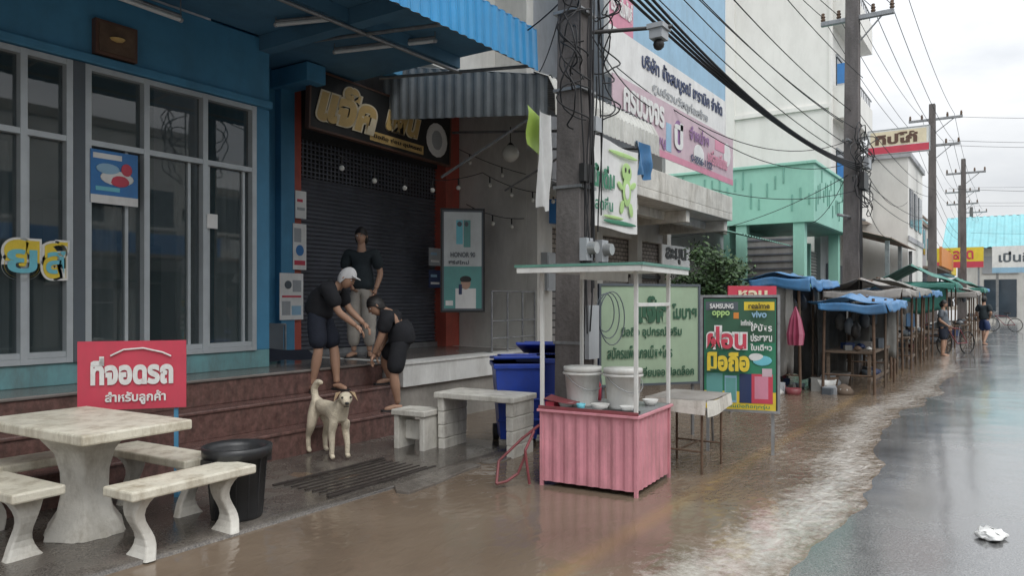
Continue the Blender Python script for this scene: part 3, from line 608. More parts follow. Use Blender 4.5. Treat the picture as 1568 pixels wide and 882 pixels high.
# ---------------------------------------------------------------- overhead lines
thick=[];thin=[]
P1=(6.75,3.6);P2=(17.35,2.8)
for k in range(4): thick.append(cat((P1[0]-.1,P1[1]-.05*k,5.0+.05*k),(P2[0],P2[1],4.30+.05*k),.28+.05*k,26))
for k in range(3): thick.append(cat((-8,4.2-.1*k,5.6),(P1[0]-.1,P1[1]-.05*k,5.0+.05*k),.5,20))
for k,(z1,z2,dy) in enumerate(((6.6,5.6,0),(7.0,5.9,.3),(7.3,6.3,-.2),(7.9,7.75,-.75),(7.9,7.75,-.4),(8.0,7.75,.3),(8.2,7.75,.6),(8.9,8.8,-.8),(9.0,8.8,.4),(6.0,4.9,.1),(5.7,4.7,.15),(5.9,5.2,-.1),(6.3,5.4,.2))):
    thin.append(cat((6.85,3.8+dy*.8,z1),(17.45,2.95+dy,z2),.25,20)); thin.append(cat((-10,4+dy,z1+.2),(6.85,3.8+dy*.8,z1),.4,14))
for dy,z1,z2 in((-.75,7.75,8.2),(-.4,7.75,8.2),(.3,7.75,8.2),(.6,7.75,8.2),(-.8,8.8,9.3),(.4,8.8,9.3),(-.1,5.6,6.2),(0,5.2,5.9),(0,4.4,5.0),(.1,4.3,4.6)):
    thin.append(cat((17.45,2.95+dy,z1),(36,3+dy,z2),.35,20)); thin.append(cat((36,3+dy,z2),(58,3.2+dy,z2-.3),.5,16)); thin.append(cat((58,3.2+dy,z2-.3),(72,3.2+dy,z2-.3),.4,8))
for z in(8.2,8.0,9.2,6.2): thin.append(cat((36,2.4,z),(44,-14,z+.6),.5,14)); thin.append(cat((58,2.6,z-.2),(60,-16,z),.4,12)); 
thin+= [cat((17.3,2.9,4.5),(12.5,5.0,4.9),.5),cat((17.3,2.9,4.6),(21,4.6,3.6),.3),cat((17.3,2.9,4.3),(15.3,6.2,2.9),.25),cat((17.3,2.9,4.2),(28,5.4,5.2),.4),cat((17.3,2.9,5.0),(10.6,5.2,5.2),.7),cat((17.3,2.8,3.9),(14.2,4.9,3.7),.2),cat((17.3,2.9,4.4),(27,3.4,3.6),.5),cat((17.3,2.9,4.8),(33,3.6,5.4),.6),
 cat((6.8,3.8,5.6),(7.8,7.0,6.0),.3),cat((6.8,3.8,4.8),(7.8,7.0,5.3),.5),cat((6.8,3.8,5.2),(9.9,6.4,5.0),.4),cat((6.8,3.8,4.5),(9.0,4.8,4.3),.3),cat((6.8,3.8,5.9),(2,7,6.8),.4),cat((6.8,3.8,4.6),(12.8,5.2,5.0),.35)]
wires('overhead_cable_bundle',thick,.018); wires('overhead_power_lines',thin,.008)
# ---------------------------------------------------------------- street furniture
def stone_leg(b,x,y,along,s=1,h=.36):
    N_=10
    for i in range(N_):
        z0=h*i/N_; z1=h*(i+1)/N_
        W=lambda z:.115-.07*math.sin(z/h*math.pi)**.8
        O=lambda z:.035*math.sin(z/h*6.28)
        w0,w1,o0,o1,t=W(z0),W(z1),O(z0),O(z1),.035
        if along: v=[(x+o0-t,y-w0,z0),(x+o0+t,y-w0,z0),(x+o0+t,y+w0,z0),(x+o0-t,y+w0,z0),(x+o1-t,y-w1,z1),(x+o1+t,y-w1,z1),(x+o1+t,y+w1,z1),(x+o1-t,y+w1,z1)]
        else: v=[(x-w0,y+o0-t,z0),(x+w0,y+o0-t,z0),(x+w0,y+o0+t,z0),(x-w0,y+o0+t,z0),(x-w1,y+o1-t,z1),(x+w1,y+o1-t,z1),(x+w1,y+o1+t,z1),(x-w1,y+o1+t,z1)]
        b.add(v,[(0,1,5,4),(1,2,6,5),(2,3,7,6),(3,0,4,7)],'conc_white',False)
def slab(b,cx,cy,lx,ly,z,t=.06,k='table_cream',rot=0):
    T=Matrix.Translation((cx,cy,0))@Matrix.Rotation(rot,4,'Z'); b.box(-lx/2,-ly/2,z-t,lx/2,ly/2,z,k,T)
b=B(); slab(b,0,0,.72,1.22,.76,.065)
prof=[(.21,0),(.20,.05),(.15,.14),(.125,.28),(.13,.42),(.16,.55),(.24,.67)]
b.rev(prof,(0,0,0.02),'conc_white',6,1.25,1.25)
b.rev([(.25,0),(.23,.06),(0,.06)],(0,0,.0),'conc_white',8)
b.make('concrete_picnic_table',None,(2.52,5.08,0.01),math.radians(3),bevel=.012)
def stonebench(cx,cy,L,along_y,rot=0):
    b=B()
    if along_y: slab(b,0,0,.30,L,.44,.06); stone_leg(b,0,-L*.34,False,h=.38); stone_leg(b,0,L*.34,False,h=.38)
    else: slab(b,0,0,L,.30,.44,.06); stone_leg(b,-L*.34,0,True,h=.38); stone_leg(b,L*.34,0,True,h=.38)
    b.make('concrete_bench',None,(cx,cy,.01),rot,bevel=.012)
stonebench(2.77,4.36,.88,False,math.radians(3)); stonebench(3.12,5.22,1.0,True,math.radians(3)); stonebench(2.05,5.28,1.15,True,math.radians(3)); stonebench(2.5,5.72,.8,False)
board('parking_sign',(2.84,5.84),(3.42,5.36),.72,1.24,.02,'s_red',[('t','ที่จอดรถ',.12,.36,.76,.42,'s_white',.05),('t','สำหรับลูกค้า',.25,.07,.56,.2,'s_white',.03)],extra=lambda b,w:(b.box(.06,.02,.0,.09,.05,1.2,'blue_paint'),b.box(w-.09,.02,.0,w-.06,.05,1.2,'blue_paint'),b.box(.06,.05,.02,.09,.45,.05,'blue_paint'),b.box(w-.09,.05,.02,w-.06,.45,.05,'blue_paint'),b.rod([(w*.3,-.012,1.13),(w*.42,-.012,1.175),(w*.6,-.012,1.185),(w*.78,-.012,1.15),(w*.86,-.012,1.12)],.007,'s_white')))
b=B(); b.rev([(0,.02),(.165,.02),(.175,.06),(.205,.46),(.235,.47),(.24,.54),(.225,.545),(.20,.50),(.165,.12),(0,.1)],(0,0,0),'black_plastic',28)
for t in range(14): 
    a_=t/14*6.283; b.cyl((.172*math.cos(a_),.172*math.sin(a_),.06),(.204*math.cos(a_),.204*math.sin(a_),.45),.006,.006,'black_plastic',5)
for s_ in(-1,1): b.box(s_*.23-.02,-.06,.40,s_*.23+.02,.06,.47,'black_plastic')
b.make('trash_can',None,(3.33,4.60,-.02))
b=B(); b.box(0,0,.56,.50,.95,.62,'conc_white')
for y in(.02,.84):
    for i in range(4):
        z0=i*.14; z1=z0+.14; w0=.015*i
        b.hexa([(.04-w0*.3,y,z0),(.46+w0*.3,y,z0),(.46+w0*.3,y+.08,z0),(.04-w0*.3,y+.08,z0),(.04-w0*.3,y,z1),(.46+w0*.3,y,z1),(.46+w0*.3,y+.08,z1),(.04-w0*.3,y+.08,z1)],'conc_white')
b.make('concrete_table',None,(6.05,4.07,-.02),math.radians(4),bevel=.012)
b=B(); b.box(0,0,.36,.34,.42,.42,'conc_white'); b.box(.02,.02,0,.32,.08,.36,'conc_white'); b.box(.02,.34,0,.32,.40,.36,'conc_white'); b.box(.14,.08,.1,.2,.34,.3,'conc_white'); b.make('concrete_stool',None,(5.80,4.98,.0),math.radians(6),bevel=.01)
def wbin(x,y,rot,open_=0,sc=1):
    b=B(); 
    b.hexa([(-.22,-.26,.08),(.22,-.26,.08),(.22,.22,.08),(-.22,.22,.08),(-.29,-.33,1.0),(.29,-.33,1.0),(.29,.3,1.0),(-.29,.3,1.0)],'blue_plastic')
    b.box(-.31,-.35,.94,.31,.32,1.0,'blue_plastic')
    for zz in(.3,.55): b.box(-.255,-.3-.02*zz,zz,.255,-.2,zz+.03,'blue_plastic')
    for s_ in(-1,1): b.cyl((s_*.27,.24,.1),(s_*.2,.24,.1),.1,.1,'tire',14)
    b.rod([(-.25,.36,1.0),(.25,.36,1.0)],.018,'blue_plastic')
    T=Matrix.Translation((0,.31,1.015))@Matrix.Rotation(math.radians(-open_),4,'X')
    b.box(-.31,-.68,0,.31,.02,.035,'blue_plastic',T); b.box(-.22,-.6,.035,.22,-.1,.06,'blue_plastic',T)
    o=b.make('wheeled_trash_bin',None,(x,y,.0),rot,bevel=.02); o.scale=(sc,)*3
wbin(6.83,4.55,math.radians(-50),4,.88); wbin(7.22,4.42,math.radians(-65),12,.92)
# ---------------------------------------------------------------- food cart
g=grp('food_cart',(5.42,2.48,0),math.radians(4))
b=B(); W=.80;D=.84;z0=.04;z1=.62
b.corr((0,D,z0),(0,0,z0),(0,D,z1),(0,0,z1),'pink_metal',8,.009)
b.corr((0,0,z0),(W,0,z0),(0,0,z1),(W,0,z1),'pink_metal',8,.009)
b.corr((W,0,z0),(W,D,z0),(W,0,z1),(W,D,z1),'pink_metal',8,.009)
b.corr((W,D,z0),(0,D,z0),(W,D,z1),(0,D,z1),'pink_metal',8,.009)
b.make('pink_panels',g)
b=B()
for x in(-.012,W-.018):
    for y in(-.012,D-.018): b.box(x,y,-.04,x+.03,y+.03,z1,'pink_metal')
b.box(-.03,-.03,z1,W+.03,D+.03,z1+.022,'pink_metal'); b.box(-.01,-.01,z1+.022,W+.01,D+.01,z1+.028,'steel')
b.box(-.02,-.02,z1+.022,-.005,D+.02,z1+.05,'maroon'); b.box(.02,.02,.05,W-.02,D-.02,.08,'rust')
for y in(-.01,D-.02):
    for x in(-.01,W-.02): b.box(x,y,z1+.029,x+.03,y+.03,1.78,'white_paint')
b.box(-.01,-.012,1.5,W,.0,1.53,'white_paint')
b.make('frame_and_counter',g,bevel=.004)
b=B(); b.box(-.16,-.10,1.795,1.00,.98,1.82,'white_paint'); b.box(-.18,-.12,1.82,1.02,1.0,1.842,'green_trim')
b.box(-.165,-.11,1.775,1.01,-.101,1.82,'white_paint'); b.box(-.175,-.1,1.775,-.162,.98,1.818,'white_paint')
b.box(-.05,.42,1.72,.9,.46,1.795,'white_paint')
b.make('canopy',g)
b=B(); cz=z1+.03
def bucket(x,y):
    z=cz; b.rev([(0,0),(.125,0),(.13,.02),(.152,.29),(.162,.29),(.165,.33),(.16,.335),(0,.34)],(x,y,z),'white_plastic',24); b.rev([(.168,.27),(.172,.28),(.168,.29)],(x,y,z),'white_plastic',24)
    b.rod([(x+.165*math.cos(a/8*3.14+2.6),y+.165*math.sin(a/8*3.14+2.6),z+.27-.13*math.sin(a/8*3.14)) for a in range(9)],.004,'steel')
bucket(.30,.60); bucket(.32,.24)
b.make('white_buckets',g)
b=B()
for x,y,r in((.1,.66,.07),(.1,.12,.06),(.12,.36,.08),(.05,.5,.04),(.6,.1,.07)):
    b.rev([(0,0),(r*.6,0),(r,.05),(r*.97,.05),(0,.015)],(x,y,cz),'s_cyan' if r<.045 else 'white_plastic',14)
for x,y,k in((.62,.7,'s_green'),(.68,.62,'s_red'),(.55,.75,'white_plastic'),(.7,.3,'s_grey')):
    b.rev([(0,0),(.03,0),(.03,.13),(.012,.17),(.012,.2),(0,.2)],(x,y,cz),k,10)
b.box(.02,.0,cz,.09,.3,cz+.02,'s_black'); b.box(.03,.74,cz,.2,.82,cz+.05,'s_red')
b.cloth([(.0,.80,cz+.08),(.0,.55,cz+.05),(.16,.55,cz+.05),(.16,.8,cz+.1)],'maroon',8,8,.0,.04)
b.make('counter_clutter',g)
b=B(); pts=[(-.08,.95,.25),(-.12,1.0,.1),(-.22,1.05,.05),(-.3,1.1,.04),(-.18,1.15,.2),(-.05,1.0,.38),(.0,.86,.5)]
b.rod(pts,.012,'maroon',8); b.rod([(-.1,.9,.02),(-.12,.93,.3),(-.02,.9,.45)],.012,'maroon',8); b.make('red_hose',g)
b=B(); b.box(0,0,.64,.62,.50,.66,'white_plastic'); b.cloth([(-.03,-.03,.67),(.66,-.03,.67),(.66,.53,.67),(-.03,.53,.67)],'tarp_tan',12,10,0,.01)
b.cloth([(-.03,-.035,.67),(.66,-.035,.67),(.66,-.05,.56),(-.03,-.05,.52)],'conc_white',12,5,0,.02); b.cloth([(-.035,.53,.67),(-.035,-.03,.67),(-.05,-.03,.54),(-.05,.53,.58)],'conc_white',12,5,0,.02)
for x in(.05,.57):
    b.rod([(x,.03,-.04),(x,.03,.64)],.012,'rust'); b.rod([(x,.47,-.04),(x,.47,.64)],.012,'rust'); b.rod([(x,.03,.2),(x,.47,.2)],.009,'rust')
b.rod([(.05,.25,.2),(.57,.25,.2)],.009,'rust'); b.make('folding_table',None,(6.42,2.30,0),0)
b=B(); b.box(0,0,.36,.34,.34,.39,'steel')
for x in(.02,.32):
    for y in(.02,.32): b.rod([(x,y,-.04),(x,y,.36)],.012,'rust')
b.box(.0,.1,.2,.34,.24,.22,'rust'); b.make('metal_stool',None,(6.35,2.85,0),.3)
# ---------------------------------------------------------------- standing signs
board('green_shop_sign',(7.38,3.80),(8.34,3.05),.62,1.71,.03,'s_palegreen',[('t','แจ๊ค',.36,.62,.30,.28,'s_dgreen',.06),('t','โมบาย',.72,.66,.26,.16,'s_dgreen',.03),('t','มือถือ อุปกรณ์เสริม',.2,.46,.62,.12,'s_dgreen',.02),('t','สมัครแพ็กเกจเน็ต+โทร',.06,.26,.66,.13,'s_dgreen',.02),('t','เปลี่ยนจอ ปลดล็อค',.35,.07,.6,.1,'s_dgreen',.02)],frame='s_slate',extra=lambda b,w:(b.box(.03,.03,-.05,.06,.06,1.7,'steel'),b.box(w-.06,.03,-.05,w-.03,.06,1.7,'steel')))
ad=[('r',.02,.015,.96,.97,'s_green'),('r',.03,.60,.94,.38,'s_dgreen'),('r',.02,.0,.96,.16,'s_yellow'),('r',.04,.885,.44,.075,'s_slate'),('r',.56,.885,.40,.075,'s_yellow'),
 ('t','SAMSUNG',.10,.90,.32,.045,'s_white',.03),('t','realme',.62,.90,.28,.05,'s_black',.02),('t','oppo',.13,.82,.24,.06,'s_plime',.03),('t','vivo',.66,.82,.2,.06,'s_lblue',.03),('r',.42,.81,.07,.055,'s_orange'),('t','infinix',.52,.75,.16,.05,'s_white',.02),
 ('t','ผ่อน',.05,.53,.56,.22,'s_white',.14),('t','ผ่อน',.065,.54,.53,.20,'s_red',.04),('t','ใช้บัตร',.65,.70,.28,.07,'s_white',.03),('t','ประชาชน',.65,.61,.28,.07,'s_white',.03),('t','ใบเดียว',.65,.53,.28,.06,'s_white',.03),
 ('t','มือถือ',.05,.33,.60,.19,'s_dgreen',.14),('t','มือถือ',.065,.34,.57,.17,'s_yellow',.05),
 ('r',.05,.12,.22,.20,'s_teal'),('r',.30,.06,.16,.24,'s_lblue'),('r',.31,.08,.14,.2,'s_teal'),('r',.50,.06,.2,.26,'s_navy'),('r',.66,.06,.28,.26,'s_red'),('r',.70,.1,.18,.2,'s_pink'),('e',.8,.44,.13,.045,'s_cyan'),('e',.72,.47,.1,.035,'s_white'),('r',.80,.30,.13,.07,'s_lpink'),('t','ซ่อมมือถือทุกรุ่น',.3,.01,.6,.045,'s_green',.02)]
def adl(b,w):
    b.box(.03,.04,-.04,.06,.07,.5,'steel'); b.box(w-.06,.04,-.04,w-.03,.07,.5,'steel'); b.rod([(.05,.06,1.5),(.05,.55,-.04)],.014,'steel'); b.rod([(w-.05,.06,1.5),(w-.05,.55,-.04)],.014,'steel'); b.rod([(.05,.3,.7),(w-.05,.3,.7)],.01,'steel')
board('advertising_board',(7.47,2.68),(7.64,1.98),.45,1.58,.03,'s_black',ad,frame='steel',extra=adl)
board('red_small_sign',(10.2,3.3),(10.75,2.8),1.35,1.75,.03,'s_red',[('t','หอม',.2,.5,.6,.35,'s_cream',.04)],extra=lambda b,w:(b.box(.05,.03,-.05,.08,.06,1.4,'steel'),b.box(w-.08,.03,-.05,w-.05,.06,1.4,'steel')))
b=B()
for i in range(7): b.box(4.1,4.52+i*.085,.012,5.3,4.535+i*.085,.020,'wet_iron')
b.box(4.05,4.45,.010,5.35,4.48,.024,'wet_iron'); b.box(4.05,5.1,.010,5.35,5.13,.024,'wet_iron'); b.make('drain_grate')
def roughslab(name,loc,rot,lx,ly,h,k):
    b=B()
    pts=[(0,0),(lx*.3,-.02),(lx*.7,.02),(lx,.0),(lx*.97,ly*.6),(lx*.8,ly),(lx*.45,ly*.93),(lx*.1,ly*1.02),(-.02,ly*.5)]
    n=len(pts); vs=[(x,y,-.05) for x,y in pts]+[(x*.985+.008,y*.96+.006,h+.006*noise.noise((x*5,y*5,1))) for x,y in pts]
    b.add(vs,[tuple(range(n,2*n))]+[(i,(i+1)%n,n+(i+1)%n,n+i) for i in range(n)],k); b.make(name,None,loc,rot,bevel=.006)
roughslab('broken_kerb_slab',(4.5,4.02,0),math.radians(6),1.15,.24,.022,'wet_slab'); roughslab('broken_kerb_slab',(5.75,4.12,0),math.radians(-3),.6,.2,.012,'wet_slab')
b=B(); b.ball((0,0,.03),.12,'s_white',18,(1.1,.7,.35)); 
for i,v in enumerate(b.v): 
    p=Vector(v); q=noise.noise(p*22)*.04; b.v[i]=(p.x+q*1.5,p.y+noise.noise(p*18+Vector((5,0,0)))*.05,max(.0,p.z*.6+abs(q)*.6))
b.make('plastic_bag',None,(5.7,.15,hroad(5.7,.15)))
# ---------------------------------------------------------------- potted tree
def tree(name,loc,h,cr,nleaf=1600):
    g=grp(name,loc); b=B(); b.rev([(0,0),(.18,0),(.25,.35),(.27,.36),(.27,.4),(.23,.4),(0,.36)],(0,0,0),'conc',16)
    rn=random.Random(9); tips=[]
    b.cyl((0,0,.35),(.03,.02,h*.75),.05,.025,'bark',8)
    for i in range(13):
        a_=i*2.4; s0=Vector((.03,.02,h*(.42+.03*i))); e=s0+Vector((math.cos(a_)*cr*rn.uniform(.5,.95),math.sin(a_)*cr*rn.uniform(.5,.95),rn.uniform(.0,.16)*h)); mid=s0.lerp(e,.5)+Vector((0,0,.06)); b.cyl(s0,mid,.018,.012,'bark',6); b.cyl(mid,e,.012,.005,'bark',6); tips+=[mid,e,e]
    b.make('trunk_and_pot',g)
    for nm,k,n in(('leaves_dark','leaf_dark',nleaf),('leaves_light','leaf_light',nleaf//2)):
        b=B()
        for i in range(n):
            c=rn.choice(tips)+Vector((rn.gauss(0,.12),rn.gauss(0,.12),rn.gauss(.04,.11))); d=Vector((rn.uniform(-1,1),rn.uniform(-1,1),rn.uniform(-.4,.8))).normalized(); s_=d.orthogonal().normalized()*.025; L=.09
            b.add([c-s_*0.2,c+d*L*.5+s_,c+d*L,c+d*L*.5-s_],[(0,1,2,3)],k)
        b.make(nm,g)
tree('potted_tree',(13.4,4.55,.0),2.65,.66,3000)
tree('potted_plant',(14.9,4.3,.0),1.9,.45,900)
# ---------------------------------------------------------------- market stalls
rn=random.Random(21)
def clutter(b,x0,x1,y0,y1,z,n,smax=.25,keys=('maroon','s_slate','s_grey','s_slate','netting','s_black','rust','wood','tarp_grey','s_brown','tarp_tan','s_navy','white_plastic')):
    for i in range(n):
        x=rn.uniform(x0,x1);y=rn.uniform(y0,y1);s_=rn.uniform(.08,smax);k=rn.choice(keys);t=rn.random()
        if t<.5:
            T=Matrix.Translation((x,y,z))@Matrix.Rotation(rn.uniform(0,3),4,'Z'); b.box(-s_/2,-s_*.4,0,s_/2,s_*.4,s_*rn.uniform(.4,1),k,T)
        elif t<.7: b.rev([(0,0),(s_*.4,0),(s_*.5,s_*.5),(s_*.47,s_*.5),(0,s_*.1)],(x,y,z),k,12)
        else: b.rev([(.0,0),(s_*.5,.02),(s_*.55,s_*.3),(s_*.35,s_*.6),(s_*.1,s_*.75),(0,s_*.75)],(x,y,z),k,12,lump=.5)
def stall(name,x0,x1,y0,y1,h,tk,seed,table=True,drape=None,peak=.3,n2=12,nz=.08):
    g=grp(name); b=B()
    for x in(x0,x1):
        for y in(y0,y1): b.rod([(x,y,-.05),(x+rn.uniform(-.08,.08),y+rn.uniform(-.04,.04),h)],.024,'rust')
    xm=(x0+x1)/2; b.rod([(xm,y0,-.05),(xm+.05,y0,h)],.02,'wood'); b.rod([(x0,y0,h-.08),(x1,y0,h-.06)],.018,'rust'); b.rod([(x0,y0,.3),(x0,y1,.3)],.015,'rust')
    b.rod([(x0,(y0+y1)/2,h+peak),(x1,(y0+y1)/2,h+peak)],.02,'rust')
    b.make('posts',g)
    b=B(); ym=(y0+y1)/2; e=.2
    b.cloth([(x0-e,y0-e,h-.05),(x1+e,y0-e,h-.05),(x1+e,ym,h+peak),(x0-e,ym,h+peak)],tk,26,10,.07,nz,seed)
    b.cloth([(x0-e,ym,h+peak),(x1+e,ym,h+peak),(x1+e,y1+e,h-.05),(x0-e,y1+e,h-.05)],tk,26,10,.07,nz,seed)
    b.cloth([(x0-e,y0-e,h-.05),(x1+e,y0-e,h-.05),(x1+e,y0-e-.03,h-.16),(x0-e,y0-e-.03,h-.22)],tk,26,4,0,nz,seed)
    b.cloth([(x0-e,y1,h-.05),(x0-e,y0-e,h-.05),(x0-e-.02,y0-e,h-.24),(x0-e-.02,y1,h-.18)],tk,20,4,0,nz,seed)
    b.make('tarp_roof',g,solid=.006)
    if table:
        b=B(); b.box(x0+.1,y0+.05,.66,x1-.1,y0+.8,.70,'wood')
        for x in(x0+.14,x1-.18):
            for y in(y0+.08,y0+.72): b.box(x,y,-.05,x+.05,y+.05,.66,'wood')
        b.box(x0+.1,y0+.07,.2,x1-.1,y0+.10,.25,'wood'); b.make('table',g)
    b=B(); clutter(b,x0+.15,x1-.15,y0+.1,y0+.7,.70 if table else .0,n2,.2); clutter(b,x0,x1,y0+.9,y1,.0,14,.5)
    for i in range(6):
        x=rn.uniform(x0,x1); y=rn.uniform(y0+.3,y1); zz=h-rn.uniform(.2,.4); b.rod([(x,y,zz),(x,y,h)],.004,'wire',4); b.rev([(0,-.3),(.07,-.25),(.09,-.1),(.03,0)],(x,y,zz),rn.choice(('s_slate','tarp_grey','s_black','netting')),8,lump=.5)
    b.make('goods',g)
    if drape:
        b=B()
        for (p,q,zz0,zz1,k) in drape: b.grid(lambda u,v:Vector((p[0]+(q[0]-p[0])*u+.05*math.sin(v*4+u*15),p[1]+(q[1]-p[1])*u+.05*math.sin(u*18),zz0+(zz1-zz0)*v+.06*(1-v)*math.sin(u*11))),24,8,k)
        b.make('tarp_and_shade_sheets',g,solid=.004)  # tarps; the near-black sheets paint in the shade beneath the stall roof
    return g
stall('blue_tarp_stall',13.0,14.8,3.0,3.75,1.95,'tarp_blue',1,peak=.05,table=False,drape=[((12.9,3.75),(15.0,3.75),.0,1.9,'netting'),((12.95,3.1),(12.95,3.75),.3,1.8,'tarp_grey'),((14.8,3.1),(14.9,3.75),.1,1.8,'tarp_grey')])
stall('market_stall',13.5,15.8,1.95,2.75,1.58,'tarp_blue',5,drape=[((15.7,1.9),(15.95,2.8),.45,1.5,'tarp_grey'),((13.6,2.85),(16,2.85),.1,1.55,'netting')],peak=.04)
stall('market_stall',16.6,18.4,2.1,3.3,1.80,'tarp_tan',6,peak=.18,drape=[((16.5,3.4),(18.4,3.4),.1,1.8,'netting'),((16.5,2.2),(16.5,3.3),.8,1.75,'tarp_grey')])
stall('market_stall',19.0,21,2.0,3.4,1.85,'tarp_grey',8,peak=.22,drape=[((19,3.5),(21,3.5),.1,1.8,'dark')])
stall('market_stall',21.8,24,2.0,3.4,1.85,'tarp_blue',9,peak=.15,drape=[((21.8,3.5),(24,3.5),.1,1.9,'dark')])
stall('green_tarp_stall',25.0,28,1.7,3.6,2.1,'tarp_green',12,peak=.5,drape=[((25,3.7),(28,3.7),.1,2.1,'dark'),((25,1.7),(25.1,3.4),1.2,2.1,'tarp_green')])
stall('market_stall',30,33,1.4,3.0,1.9,'tarp_tan',13,peak=.3,drape=[((30,3.3),(33,3.3),.1,1.9,'tarp_blue')])
stall('market_stall',36.8,41,1.4,3.0,2.1,'tarp_green',14,peak=.4,drape=[((37,3.3),(41,3.3),.1,1.9,'maroon')])
stall('market_stall',47,51,1.6,3.4,2.2,'tarp_blue',15,peak=.4,drape=[((47,3.6),(51,3.6),.1,2.0,'s_orange')])
# patterned pink umbrella hung half-folded on a hook
b=B(); b.rod([(12.7,3.0,.7),(12.75,3.02,1.5)],.008,'s_black')
for i in range(10):
    a0=i/10*6.283; a1=(i+.5)/10*6.283; a2=(i+1)/10*6.283; c=Vector((12.72,3.01,0))
    def U(a,r,z): return c+Vector((math.cos(a)*r,math.sin(a)*r,z))
    for (r0,za),(r1,zb) in(((.01,1.45),(.09,1.25)),((.09,1.25),(.14,1.0)),((.14,1.0),(.12,.82))):
        b.add([U(a0,r0,za),U(a1,r0*.55,za),U(a1,r1*.55,zb),U(a0,r1,zb)],[(0,1,2,3)],'s_dpink'); b.add([U(a1,r0*.55,za),U(a2,r0,za),U(a2,r1,zb),U(a1,r1*.55,zb)],[(0,1,2,3)],'s_dpink' if i%2 else 's_pink')
b.make('folded_pink_umbrella')
for (x,y) in((13.2,2.5),(17.2,2.6),(12.9,3.2)):
    b=B(); clutter(b,x-.3,x+.3,y-.15,y+.15,-.03,7,.28); b.make('market_goods_pile')
def bicycle(loc,rot,name='bicycle'):
    b=B()
    for x in(-.5,.5):
        for i in range(20):
            a0=i/20*6.283;a1=(i+1)/20*6.283; b.cyl((x+.32*math.cos(a0),0,.33+.32*math.sin(a0)),(x+.32*math.cos(a1),0,.33+.32*math.sin(a1)),.018,.018,'tire',6)
        for i in range(6):
            a0=i/6*3.1416; b.cyl((x+.31*math.cos(a0),0,.33+.31*math.sin(a0)),(x-.31*math.cos(a0),0,.33-.31*math.sin(a0)),.004,.004,'steel',4)
    b.rod([(-.5,0,.33),(-.15,0,.75),(.38,0,.78),(-.05,0,.32),(-.5,0,.33)],.016,'maroon'); b.rod([(-.05,0,.32),(-.18,0,.88)],.014,'steel'); b.rod([(.5,0,.33),(.36,0,.95)],.014,'steel'); b.rod([(.36,-.25,1.0),(.36,0,.95),(.36,.25,1.0)],.012,'steel'); b.box(-.28,-.07,.87,-.05,.07,.92,'s_black'); b.box(.42,-.15,.75,.7,.15,.95,'steel')
    b.make(name,None,loc,rot)
bicycle((25.2,1.5,-.02),2.6); bicycle((44,.6,0.02),1.2)
# ---------------------------------------------------------------- people
def skinmesh(name,parent,verts,edges,rad,m,roots=(0,),sub=2,loc=(0,0,0)):
    me=bpy.data.meshes.new(name); me.from_pydata([tuple(v) for v in verts],edges,[]); me.materials.append(M[m])
    o=bpy.data.objects.new(name,me); link(o,parent); o.location=loc
    md=o.modifiers.new('skin','SKIN'); md.use_smooth_shade=True; md.branch_smoothing=.6
    sv=me.skin_vertices[0].data
    for i,r in enumerate(rad):
        sv[i].radius=(r,r) if not isinstance(r,tuple) else r
        sv[i].use_root=(i in roots)
    s_=o.modifiers.new('sub','SUBSURF'); s_.levels=sub; s_.render_levels=sub
    return o
TEX=bpy.data.textures.new('cloth_folds','CLOUDS'); TEX.noise_scale=.09
def folds(o,st=.022):
    d=o.modifiers.new('folds','DISPLACE'); d.texture=TEX; d.strength=st; d.mid_level=.35; d.texture_coords='LOCAL'
def lerp(a,b,t): return Vector(a).lerp(Vector(b),t)
def hand(parent,wr,d,side,fw,name):
    wr=Vector(wr);d=Vector(d).normalized();side=(Vector(side)-d*Vector(side).dot(d)).normalized();n=d.cross(side)
    if n.dot(Vector(fw))<0: n=-n
    vs=[];es=[];rd=[];roots=[]
    def chain(pts,rs):
        o=len(vs); roots.append(o)
        for p,r in zip(pts,rs): vs.append(p); rd.append(r)
        for i in range(len(pts)-1): es.append((o+i,o+i+1))
    chain([wr-d*.02,wr+d*.035,wr+d*.075],[.026,.030,.028]); chain([wr+d*.02+side*.018,wr+d*.075+side*.024],[.018,.016]); chain([wr+d*.02-side*.018,wr+d*.07-side*.024],[.018,.015])
    for k,(o_,L) in enumerate(((.028,.072),(.010,.08),(-.009,.074),(-.027,.058))):
        s0=wr+d*.07+side*o_; a=s0+d*L*.42+n*.008; b_=a+d*L*.32+n*.018; c=b_+d*L*.18+n*.024
        chain([s0,a,b_,c],[.0095,.009,.0082,.007])
    t0=wr+d*.025+side*.028; chain([t0,t0+side*.025+d*.025+n*.008,t0+side*.035+d*.052+n*.018],[.0125,.0105,.009])
    return skinmesh(name,parent,vs,es,rd,'skin',roots,1)
